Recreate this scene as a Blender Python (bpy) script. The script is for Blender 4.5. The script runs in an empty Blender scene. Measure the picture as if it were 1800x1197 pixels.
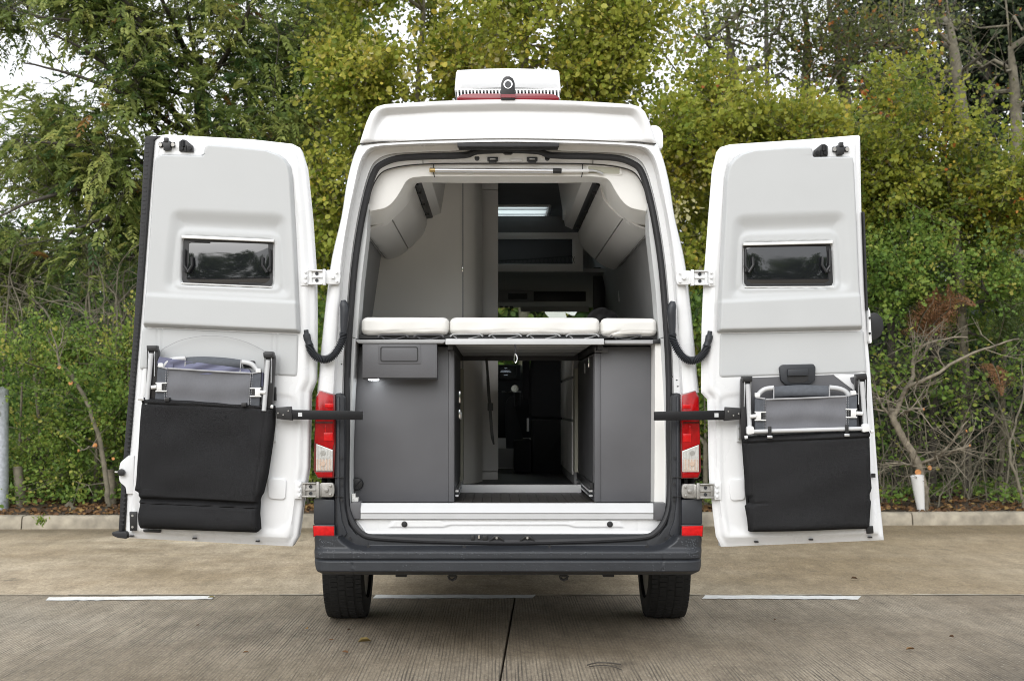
import bpy, bmesh, math, random
import numpy as np
from mathutils import noise as mnoise
from mathutils import Vector

S = bpy.context.scene
COL = S.collection
random.seed(7)
RNG = np.random.default_rng(7)

# ------------------------------------------------------------------ camera
F, CX, CY, H, D0 = 2070.0, 872.0, 715.0, 1.28, 6.0
cam = bpy.data.cameras.new('camera')
cam_ob = bpy.data.objects.new('camera', cam)
COL.objects.link(cam_ob)
cam_ob.location = (0, -D0, H)
cam_ob.rotation_euler = (math.radians(90), 0, 0)
cam.sensor_width = 36
cam.lens = F / 1800 * 36
cam.shift_x = (900 - CX) / 1800
cam.shift_y = (CY - 598.5) / 1800
cam.clip_start = 0.1
cam.clip_end = 500
cam.dof.use_dof = True
cam.dof.focus_distance = 6.1
cam.dof.aperture_fstop = 4.0
S.camera = cam_ob

# ------------------------------------------------------------------ overcast daylight
SUN_EL, SUN_ROT = math.radians(33), math.radians(200)
world = bpy.data.worlds.new('World')
S.world = world
world.use_nodes = True
wn, wl = world.node_tree.nodes, world.node_tree.links
wn.clear()
wo = wn.new('ShaderNodeOutputWorld')
bg = wn.new('ShaderNodeBackground')
sky = wn.new('ShaderNodeTexSky')
sky.sky_type = 'NISHITA'
sky.sun_disc = False
sky.sun_elevation = SUN_EL
sky.sun_rotation = SUN_ROT
sky.air_density = 1.0
sky.dust_density = 4.0
hs = wn.new('ShaderNodeHueSaturation')
hs.inputs['Saturation'].default_value = 0.16
cl = wn.new('ShaderNodeMix'); cl.data_type = 'RGBA'
cl.inputs[0].default_value = 0.75
cl.inputs[7].default_value = (10.6, 10.9, 11.3, 1)
wl.new(sky.outputs[0], hs.inputs['Color'])
wl.new(hs.outputs[0], cl.inputs[6])
wl.new(cl.outputs[2], bg.inputs['Color'])
bg.inputs['Strength'].default_value = 0.135
wl.new(bg.outputs[0], wo.inputs[0])

sun = bpy.data.lights.new('sun', 'SUN')
sun.energy = 1.3
sun.angle = math.radians(50)
sun.color = (1.0, 0.985, 0.965)
sun_ob = bpy.data.objects.new('sun', sun)
COL.objects.link(sun_ob)
sun_ob.location = (0, -20, 30)
# the sun stands behind the camera, a little to the left (same elevation as the sky's sun)
sd = Vector((-math.sin(math.radians(20)) * math.cos(SUN_EL), -math.cos(math.radians(20)) * math.cos(SUN_EL), math.sin(SUN_EL)))
sun_ob.rotation_euler = sd.to_track_quat('Z', 'Y').to_euler()

S.view_settings.view_transform = 'Standard'
S.view_settings.look = 'None'
S.view_settings.exposure = 0.30
S.view_settings.gamma = 1.0
S.view_settings.use_curve_mapping = False
S.render.engine = 'CYCLES'
S.cycles.use_denoising = True
S.cycles.filter_width = 1.0
S.cycles.max_bounces = 14
S.cycles.diffuse_bounces = 9
S.cycles.transparent_max_bounces = 12

# ------------------------------------------------------------------ helpers
def W(px, py, D):
    return Vector(((px - CX) * D / F, D - D0, H - (py - CY) * D / F))

def WX(px, D): return (px - CX) * D / F
def WZ(py, D): return H - (py - CY) * D / F

ORG = {}
def tag(o, label=None, cat=None, group=None, kind=None):
    if label: o['label'] = label
    if cat: o['category'] = cat
    if group: o['group'] = group
    if kind: o['kind'] = kind
    return o

def thing(name, loc, label, cat, group=None):
    o = bpy.data.objects.new(name, None)
    o.empty_display_size = 0.1
    COL.objects.link(o)
    o.location = loc
    ORG[o.name] = Vector(loc)
    return tag(o, label, cat, group)

def link(name, me, parent=None, org=None):
    o = bpy.data.objects.new(name, me)
    COL.objects.link(o)
    if parent is not None:
        o.parent = parent
        ORG[o.name] = ORG[parent.name]
    else:
        ORG[o.name] = Vector(org) if org is not None else Vector((0, 0, 0))
        o.location = ORG[o.name]
    return o

def roundpoly(pts, r, n=5):
    out = []
    m = len(pts)
    for i in range(m):
        p0, p1, p2 = (np.array(pts[(i + k) % m], float) for k in (-1, 0, 1))
        a, b = p0 - p1, p2 - p1
        la, lb = np.linalg.norm(a), np.linalg.norm(b)
        rr = min(r, la * .45, lb * .45)
        A, B = p1 + a / la * rr, p1 + b / lb * rr
        for k in range(n + 1):
            t = k / n
            out.append(tuple((1 - t) ** 2 * A + 2 * t * (1 - t) * p1 + t * t * B))
    return out

def sdpoly(x, y, poly):
    """signed distance, negative inside"""
    p = np.asarray(poly, float)
    n = len(p)
    d = np.full(x.shape, 1e18)
    s = np.zeros(x.shape, bool)
    for i in range(n):
        a, b = p[i], p[i - 1]
        ex, ey = b[0] - a[0], b[1] - a[1]
        wx, wy = x - a[0], y - a[1]
        t = np.clip((wx * ex + wy * ey) / (ex * ex + ey * ey + 1e-12), 0, 1)
        d = np.minimum(d, (wx - ex * t) ** 2 + (wy - ey * t) ** 2)
        c = ((a[1] > y) != (b[1] > y)) & (x < (b[0] - a[0]) * (y - a[1]) / (b[1] - a[1] + 1e-12) + a[0])
        s ^= c
    return np.sqrt(d) * np.where(s, -1, 1)

def sst(a, b, v):
    t = np.clip((v - a) / (b - a), 0, 1)
    return t * t * (3 - 2 * t)

def inside(x, y, poly, w=3.0):
    """1 inside the outline, 0 outside, blended over w photo pixels"""
    return 1 - sst(-w, 0, sdpoly(x, y, poly))

def mirror(pts): return [(1786 - x, y) for x, y in pts]

class MB:
    def __init__(s): s.v = []; s.f = []
    def add(s, vs, fs):
        o = len(s.v)
        s.v += [tuple(v) for v in vs]
        s.f += [tuple(i + o for i in f) for f in fs]
        return s
    def box(s, x0, x1, y0, y1, z0, z1):
        return s.add([(x0, y0, z0), (x1, y0, z0), (x1, y1, z0), (x0, y1, z0), (x0, y0, z1), (x1, y0, z1), (x1, y1, z1), (x0, y1, z1)],
                     [(3, 2, 1, 0), (4, 5, 6, 7), (0, 1, 5, 4), (1, 2, 6, 5), (2, 3, 7, 6), (3, 0, 4, 7)])
    def pbox(s, x0, y0, x1, y1, D, dep):
        return s.prism([(x0, y0), (x1, y0), (x1, y1), (x0, y1)], D, dep)
    def prism(s, pts, D, dep, taper=0.0):
        a = [W(x, y, D) for x, y in pts]
        n = len(a)
        c = sum(a, Vector()) / n
        b = [Vector((c.x + (p.x - c.x) * (1 + taper), p.y + dep, c.z + (p.z - c.z) * (1 + taper))) for p in a]
        return s.add(a + b, [tuple(range(n)), tuple(range(2 * n - 1, n - 1, -1))] + [(i, (i + 1) % n, n + (i + 1) % n, n + i) for i in range(n)])
    def xprism(s, prof, y0, y1, cap=True):
        """profile in world (x, z), run along y"""
        n = len(prof)
        vs = [(x, y0, z) for x, z in prof] + [(x, y1, z) for x, z in prof]
        fs = [(i, (i + 1) % n, n + (i + 1) % n, n + i) for i in range(n)]
        if cap: fs += [tuple(range(n)), tuple(range(2 * n - 1, n - 1, -1))]
        return s.add(vs, fs)
    def tube(s, path, r, n=8, closed=False, cap=True, flat=None):
        P = [Vector(p) for p in path]
        m = len(P)
        rs = r if isinstance(r, (list, tuple)) else [r] * m
        vs = []
        up = None
        for i in range(m):
            if closed: t = P[(i + 1) % m] - P[i - 1]
            else: t = P[min(i + 1, m - 1)] - P[max(i - 1, 0)]
            if t.length < 1e-9: t = Vector((0, 0, 1))
            t.normalize()
            if flat is not None:
                u = Vector(flat) - t * t.dot(Vector(flat))
            elif up is None:
                u = t.orthogonal()
            else:
                u = up - t * up.dot(t)
            if u.length < 1e-6: u = t.orthogonal()
            u.normalize(); up = u
            w = t.cross(u)
            for k in range(n):
                a = 2 * math.pi * k / n
                vs.append(P[i] + (u * math.cos(a) + w * math.sin(a)) * rs[i])
        fs = []
        for i in range(m if closed else m - 1):
            for k in range(n):
                j = (i + 1) % m
                fs.append((i * n + k, i * n + (k + 1) % n, j * n + (k + 1) % n, j * n + k))
        if cap and not closed:
            fs += [tuple(range(n - 1, -1, -1)), tuple((m - 1) * n + k for k in range(n))]
        return s.add(vs, fs)
    def ptube(s, pts, D, r, n=8, **k):
        return s.tube([W(p[0], p[1], p[2] if len(p) > 2 else D) for p in pts], r, n, **k)
    def cyl(s, c, ax, r, h, n=20, r2=None):
        ax = Vector(ax).normalized()
        return s.tube([Vector(c), Vector(c) + ax * h], [r, r if r2 is None else r2], n)
    def pcyl(s, px, py, D, r, h, n=20, r2=None):
        return s.cyl(W(px, py, D), (0, 1, 0), r, h, n, r2)
    def loft(s, loops, closed=False):
        n = len(loops[0])
        vs = [p for l in loops for p in l]
        fs = []
        for i in range(len(loops) - 1):
            for k in range(n if closed else n - 1):
                j = (k + 1) % n
                fs.append((i * n + k, i * n + j, (i + 1) * n + j, (i + 1) * n + k))
        return s.add(vs, fs)
    def hf(s, L, R, nr, nc, D, h=None, back=0.02, arch=0.0, cap=True):
        """relief: rows run between the outlines L and R (photo pixels), h = metres away from the lens"""
        L, R = np.array(L, float), np.array(R, float)
        seg = (np.linalg.norm(np.diff(L, axis=0), axis=1) + np.linalg.norm(np.diff(R, axis=0), axis=1)) / 2
        cum = np.concatenate([[0], np.cumsum(seg)])
        t = np.unique(np.concatenate([np.linspace(0, cum[-1], nr + 1), cum]))
        keep = [t[0]]
        for q in t[1:]:
            if q - keep[-1] > cum[-1] / nr * .15: keep.append(q)
        t = np.array(keep); t[-1] = cum[-1]
        l = np.stack([np.interp(t, cum, L[:, k]) for k in (0, 1)], 1)
        r = np.stack([np.interp(t, cum, R[:, k]) for k in (0, 1)], 1)
        u = np.linspace(0, 1, nc + 1)
        p = l[:, None, :] + (r - l)[:, None, :] * u[None, :, None]
        x, y = p[..., 0], p[..., 1] - arch * (1 - (2 * u - 1) ** 2)[None, :]
        hh = h(x, y) if h is not None else np.zeros_like(x)
        X = (x - CX) * D / F; Z = H - (y - CY) * D / F; Y = D - D0 + hh
        m, n = X.shape
        idx = np.arange(m * n).reshape(m, n)
        vs = list(zip(X.ravel(), Y.ravel(), Z.ravel()))
        fs = [(int(idx[i, j]), int(idx[i + 1, j]), int(idx[i + 1, j + 1]), int(idx[i, j + 1])) for i in range(m - 1) for j in range(n - 1)]
        bd = list(idx[0, :]) + list(idx[1:, -1]) + list(idx[-1, -2::-1]) + list(idx[-2:0, 0])
        o = len(vs); q = len(bd)
        vs += [(vs[i][0], D - D0 + back, vs[i][2]) for i in bd]
        fs += [(int(bd[k]), int(bd[(k + 1) % q]), o + (k + 1) % q, o + k) for k in range(q)]
        if cap: fs.append(tuple(o + k for k in range(q - 1, -1, -1)))
        return s.add(vs, fs)
    def build(s, name, mat, parent=None, bevel=0.0, seg=2, smooth=True, ang=38, org=None, recalc=True):
        if parent is not None: o = ORG[parent.name]
        else: o = Vector(org) if org is not None else Vector((0, 0, 0))
        bm = bmesh.new()
        vv = [bm.verts.new((v[0] - o.x, v[1] - o.y, v[2] - o.z)) for v in s.v]
        for f in s.f:
            try: bm.faces.new([vv[i] for i in f])
            except ValueError: pass
        if recalc: bmesh.ops.recalc_face_normals(bm, faces=bm.faces)
        if bevel > 0:
            es = [e for e in bm.edges if len(e.link_faces) == 2 and e.calc_face_angle(0) > math.radians(30)]
            bmesh.ops.bevel(bm, geom=es, offset=bevel, offset_type='OFFSET', segments=seg, profile=.6, affect='EDGES', clamp_overlap=True)
        me = bpy.data.meshes.new(name)
        bm.to_mesh(me); bm.free()
        if smooth:
            me.polygons.foreach_set('use_smooth', [True] * len(me.polygons))
            me.set_sharp_from_angle(angle=math.radians(ang))
        me.materials.append(mat)
        return link(name, me, parent, org)

def bez(p0, p1, p2, n=8):
    return [tuple((1 - t) ** 2 * np.array(p0) + 2 * t * (1 - t) * np.array(p1) + t * t * np.array(p2)) for t in np.linspace(0, 1, n)]

def smoothpath(pts, n=6):
    """Catmull-Rom through the points"""
    P = [np.array(p, float) for p in pts]
    P = [2 * P[0] - P[1]] + P + [2 * P[-1] - P[-2]]
    out = []
    for i in range(1, len(P) - 2):
        for k in range(n):
            t = k / n
            a, b, c, d = P[i - 1], P[i], P[i + 1], P[i + 2]
            out.append(tuple(.5 * (2 * b + (c - a) * t + (2 * a - 5 * b + 4 * c - d) * t * t + (3 * b - a - 3 * c + d) * t ** 3)))
    out.append(tuple(P[-2]))
    return out

# ------------------------------------------------------------------ materials
def nodes_of(name):
    m = bpy.data.materials.new(name)
    m.use_nodes = True
    return m, m.node_tree.nodes, m.node_tree.links, m.node_tree.nodes['Principled BSDF']

def pm(name, col, rough=.5, metal=0.0, var=.05, vscale=6.0, bump=0.0, bscale=150.0, coat=0.0, spec=.5, dirt=0.0, stretch=None):
    m, n, l, b = nodes_of(name)
    tc = n.new('ShaderNodeTexCoord')
    no = n.new('ShaderNodeTexNoise'); no.inputs['Scale'].default_value = vscale; no.inputs['Detail'].default_value = 6
    src = tc.outputs['Object']
    if stretch:
        mp = n.new('ShaderNodeMapping'); mp.inputs['Scale'].default_value = stretch
        l.new(src, mp.inputs[0]); src = mp.outputs[0]
    l.new(src, no.inputs['Vector'])
    mr = n.new('ShaderNodeMapRange')
    mr.inputs['From Min'].default_value = .3; mr.inputs['From Max'].default_value = .7
    mr.inputs['To Min'].default_value = 1 - var; mr.inputs['To Max'].default_value = 1 + var
    l.new(no.outputs[0], mr.inputs[0])
    mx = n.new('ShaderNodeMix'); mx.data_type = 'RGBA'; mx.blend_type = 'MULTIPLY'
    mx.inputs[0].default_value = 1; mx.inputs[6].default_value = (*col, 1)
    l.new(mr.outputs[0], mx.inputs[7])
    out = mx.outputs[2]
    if dirt > 0:
        n2 = n.new('ShaderNodeTexNoise'); n2.inputs['Scale'].default_value = 14; n2.inputs['Detail'].default_value = 10; n2.inputs['Roughness'].default_value = .75
        mp2 = n.new('ShaderNodeMapping'); mp2.inputs['Scale'].default_value = (1, 1, .35)
        l.new(tc.outputs['Object'], mp2.inputs[0]); l.new(mp2.outputs[0], n2.inputs['Vector'])
        cr = n.new('ShaderNodeMapRange'); cr.inputs['From Min'].default_value = .56; cr.inputs['From Max'].default_value = .8
        cr.inputs['To Max'].default_value = dirt
        l.new(n2.outputs[0], cr.inputs[0])
        m2 = n.new('ShaderNodeMix'); m2.data_type = 'RGBA'; m2.inputs[7].default_value = (.16, .14, .11, 1)
        l.new(cr.outputs[0], m2.inputs[0]); l.new(out, m2.inputs[6]); out = m2.outputs[2]
    l.new(out, b.inputs['Base Color'])
    rr = n.new('ShaderNodeMapRange'); rr.inputs['To Min'].default_value = max(0, rough - .07); rr.inputs['To Max'].default_value = min(1, rough + .07)
    l.new(no.outputs[0], rr.inputs[0]); l.new(rr.outputs[0], b.inputs['Roughness'])
    b.inputs['Metallic'].default_value = metal
    b.inputs['Specular IOR Level'].default_value = spec
    b.inputs['Coat Weight'].default_value = coat
    b.inputs['Coat Roughness'].default_value = .05
    if bump > 0:
        n3 = n.new('ShaderNodeTexNoise'); n3.inputs['Scale'].default_value = bscale; n3.inputs['Detail'].default_value = 3
        l.new(src, n3.inputs['Vector'])
        bp = n.new('ShaderNodeBump'); bp.inputs['Strength'].default_value = bump; bp.inputs['Distance'].default_value = .002
        l.new(n3.outputs[0], bp.inputs['Height']); l.new(bp.outputs[0], b.inputs['Normal'])
    return m

M = {}
M['paint'] = pm('white_paint', (.755, .76, .765), .28, var=.02, vscale=3, coat=.5, dirt=.06)
M['cap'] = pm('white_gelcoat', (.69, .693, .695), .35, var=.02, vscale=4, coat=.2, dirt=.03)
M['panel'] = pm('door_trim_plastic', (.475, .485, .487), .55, var=.02, vscale=4, bump=.12, bscale=900)
M['fascia'] = pm('white_moulding', (.80, .79, .76), .5, var=.015, bump=.05, bscale=700)
M['trimgrey'] = pm('pillar_trim_plastic', (.56, .57, .57), .5, var=.03)
M['bump'] = pm('charcoal_plastic', (.0215, .024, .029), .42, var=.10, vscale=5, bump=.25, bscale=600)
M['bump2'] = pm('charcoal_plastic_rough', (.017, .0185, .022), .6, var=.12, vscale=8, bump=.4, bscale=500)
M['black'] = pm('black_plastic', (.013, .013, .014), .42, var=.1)
M['steel_black'] = pm('black_powder_coat', (.009, .009, .010), .4, var=.1, bump=.1, bscale=400, spec=.25)
M['rubber'] = pm('black_rubber', (.018, .018, .020), .62, var=.15, bump=.3, bscale=300)
M['tyre'] = pm('tyre_rubber', (.013, .013, .013), .75, var=.25, vscale=12, bump=.4, bscale=120)
M['alu'] = pm('brushed_aluminium', (.74, .75, .77), .34, 1.0, var=.03)
M['alu_white'] = pm('anodised_aluminium', (.52, .525, .53), .5, .1, var=.03, vscale=9)
M['steel'] = pm('cast_hinge_metal', (.36, .35, .33), .45, .75, var=.12, vscale=30, bump=.3, bscale=200)
M['wplastic'] = pm('white_plastic', (.72, .72, .71), .45, var=.02)
M['felt'] = pm('black_felt', (.026, .026, .027), 1.0, var=.6, vscale=260, bump=.7, bscale=420, spec=0.0)
M['fabric'] = pm('grey_mesh_fabric', (.145, .147, .160), .85, var=.05, vscale=160, bump=.5, bscale=900, stretch=(1, 1, .4))
M['fabric_dark'] = pm('dark_grey_fabric', (.085, .092, .105), .85, var=.12, vscale=60, bump=.5, bscale=900)
M['fabric_blue'] = pm('slate_blue_fabric', (.135, .14, .21), .8, var=.08, vscale=30, bump=.4, bscale=600)
M['seam'] = pm('grey_piping', (.36, .36, .37), .8, var=.05)
M['matt'] = pm('mattress_fabric', (.74, .73, .70), .85, var=.02, bump=.25, bscale=900)
M['matt_side'] = pm('mattress_grey_side', (.33, .33, .33), .85, var=.02)
M['cab'] = pm('grey_laminate', (.100, .100, .107), .42, var=.13, vscale=2.2, bump=.05, bscale=500)
M['cab_dark'] = pm('dark_laminate', (.055, .055, .058), .5, var=.06)
M['edge'] = pm('cream_board_edge', (.42, .41, .33), .6, var=.05)
M['beige'] = pm('pale_wall_laminate', (.80, .78, .735), .55, var=.015)
M['locker'] = pm('locker_laminate', (.70, .685, .66), .5, var=.02)
M['ceiling'] = pm('dark_ceiling_fabric', (.17, .175, .18), .9, var=.08, bump=.2, bscale=500)
M['greywall'] = pm('grey_wall_lining', (.36, .362, .365), .8, var=.05)
M['seat'] = pm('black_seat_fabric', (.014, .015, .017), .9, var=.2, vscale=40)
M['dash'] = pm('dark_dash_plastic', (.03, .034, .04), .5, var=.1)
M['red'] = pm('red_lens', (.33, .002, .004), .16, var=.25, vscale=30, coat=.12, spec=.3)
M['red_bright'] = pm('bright_red_reflector', (.56, .006, .007), .25, var=.15, vscale=60, coat=.15, spec=.3)
M['red_dark'] = pm('dark_red_lens_rim', (.11, .004, .006), .15, var=.1, coat=1.0)
M['brake'] = pm('crimson_brake_lens', (.20, .004, .012), .25, var=.05, coat=.3)
M['lens_clear'] = pm('clear_lens', (.62, .62, .60), .15, .2, var=.1, vscale=60, coat=1.0)
M['lens_amber'] = pm('amber_bulb_lens', (.58, .44, .35), .15, .1, var=.1, vscale=60, coat=1.0)
M['brass'] = pm('brass', (.45, .33, .15), .35, 1.0)
M['chrome'] = pm('chrome', (.85, .85, .85), .12, 1.0, var=0)
M['galv'] = pm('galvanised_steel', (.45, .48, .52), .5, .35, var=.2, vscale=30, dirt=.3)
M['line'] = pm('road_paint', (.66, .66, .64), .7, var=.12, vscale=25, dirt=.55, bump=.4, bscale=120)
M['kerb'] = pm('concrete_kerb', (.30, .265, .205), .9, var=.35, vscale=7, bump=.8, bscale=90, dirt=.8)
M['bark'] = pm('grey_bark', (.155, .138, .10), .9, var=.35, vscale=14, bump=.8, bscale=40)
M['bark_dark'] = pm('dark_bark', (.06, .052, .042), .9, var=.35, vscale=14, bump=.8, bscale=40)
M['bark_pale'] = pm('pale_bark', (.20, .172, .128), .9, var=.45, vscale=16, bump=.8, bscale=40)
M['cut'] = pm('fresh_cut_wood', (.55, .24, .08), .7, var=.2, vscale=40)
M['litter'] = pm('dead_leaf', (.16, .075, .03), .8, var=.4, vscale=3)
M['black_glass'] = pm('tinted_acrylic', (.012, .013, .015), .02, var=0, spec=.6)
M['black_glass'].node_tree.nodes['Principled BSDF'].inputs['IOR'].default_value = 1.65
M['screen'] = pm('dark_screen', (.01, .015, .025), .15, var=0)
M['tread'] = pm('floor_vinyl_plank', (.042, .038, .035), .45, var=.25, vscale=20, stretch=(8, 1, 1), bump=.2, bscale=200)

def emit(name, col, st):
    m, n, l, b = nodes_of(name)
    b.inputs['Base Color'].default_value = (*col, 1)
    b.inputs['Emission Color'].default_value = (*col, 1)
    b.inputs['Emission Strength'].default_value = st
    return m
M['led'] = emit('led_lens', (.93, .97, 1.0), 22.0)
M['screen_text'] = emit('screen_text', (.7, .8, .95), .35)

def glass(name, tint, rough=0.0):
    m, n, l, b = nodes_of(name)
    n.remove(b)
    tr = n.new('ShaderNodeBsdfTransparent'); tr.inputs[0].default_value = (*tint, 1)
    gl = n.new('ShaderNodeBsdfGlossy'); gl.inputs['Roughness'].default_value = .02
    fr = n.new('ShaderNodeFresnel'); fr.inputs[0].default_value = 1.45
    mx = n.new('ShaderNodeMixShader')
    l.new(fr.outputs[0], mx.inputs[0]); l.new(tr.outputs[0], mx.inputs[1]); l.new(gl.outputs[0], mx.inputs[2])
    l.new(mx.outputs[0], n['Material Output'].inputs[0])
    return m
M['glass'] = glass('window_glass', (.75, .82, .80))
M['frost'] = None
def frosted():
    m, n, l, b = nodes_of('frosted_skylight')
    b.inputs['Base Color'].default_value = (.8, .82, .82, 1)
    tl = n.new('ShaderNodeBsdfTranslucent'); tl.inputs[0].default_value = (.75, .8, .8, 1)
    mx = n.new('ShaderNodeMixShader'); mx.inputs[0].default_value = .92
    l.new(b.outputs[0], mx.inputs[1]); l.new(tl.outputs[0], mx.inputs[2])
    l.new(mx.outputs[0], n['Material Output'].inputs[0])
    return m
M['frost'] = frosted()

def leaf_mat(name, stops, transl=.35, rough=.5):
    m, n, l, b = nodes_of(name)
    at = n.new('ShaderNodeAttribute'); at.attribute_name = 'tint'
    cr = n.new('ShaderNodeValToRGB')
    e = cr.color_ramp.elements
    e[0].position, e[0].color = stops[0][0], (*stops[0][1], 1)
    e[1].position, e[1].color = stops[-1][0], (*stops[-1][1], 1)
    for p, c in stops[1:-1]:
        q = e.new(p); q.color = (*c, 1)
    l.new(at.outputs['Fac'], cr.inputs[0])
    l.new(cr.outputs[0], b.inputs['Base Color'])
    b.inputs['Roughness'].default_value = rough
    b.inputs['Specular IOR Level'].default_value = .35
    tl = n.new('ShaderNodeBsdfTranslucent')
    g = n.new('ShaderNodeGamma'); g.inputs[1].default_value = .92
    l.new(cr.outputs[0], g.inputs[0]); l.new(g.outputs[0], tl.inputs[0])
    mx = n.new('ShaderNodeMixShader'); mx.inputs[0].default_value = transl
    l.new(b.outputs[0], mx.inputs[1]); l.new(tl.outputs[0], mx.inputs[2])
    l.new(mx.outputs[0], n['Material Output'].inputs[0])
    return m
M['ash'] = leaf_mat('ash_leaf', [(0, (.050, .100, .028)), (.45, (.20, .255, .058)), (.75, (.40, .44, .13)), (.97, (.42, .40, .10)), (1, (.30, .16, .05))], .45)
M['lime'] = leaf_mat('lime_leaf', [(0, (.11, .17, .016)), (.4, (.27, .31, .040)), (.75, (.46, .46, .085)), (.95, (.64, .50, .08)), (1, (.66, .62, .34))], .45)
M['maple'] = leaf_mat('maple_leaf', [(0, (.085, .14, .022)), (.4, (.22, .255, .032)), (.75, (.36, .35, .045)), (.94, (.48, .36, .05)), (1, (.42, .13, .03))], .45)
M['shrub'] = leaf_mat('shrub_leaf', [(0, (.050, .100, .024)), (.5, (.155, .255, .045)), (.85, (.30, .38, .075)), (1, (.46, .43, .10))], .45)
M['dark'] = leaf_mat('evergreen_and_shade_leaf', [(0, (.012, .024, .012)), (.6, (.026, .044, .018)), (1, (.055, .075, .03))], .2)
M['olive'] = leaf_mat('olive_leaf', [(0, (.06, .085, .025)), (.5, (.13, .16, .04)), (.9, (.24, .24, .05)), (1, (.40, .14, .035))], .4)
M['fern'] = leaf_mat('fern_leaf', [(0, (.05, .085, .02)), (.4, (.08, .12, .03)), (.6, (.19, .095, .042)), (1, (.27, .135, .06))])
M['litter_leaf'] = leaf_mat('litter_leaves', [(0, (.05, .03, .016)), (.4, (.13, .065, .028)), (.75, (.22, .12, .045)), (.9, (.30, .20, .07)), (1, (.06, .09, .02))], .1, .8)

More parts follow.
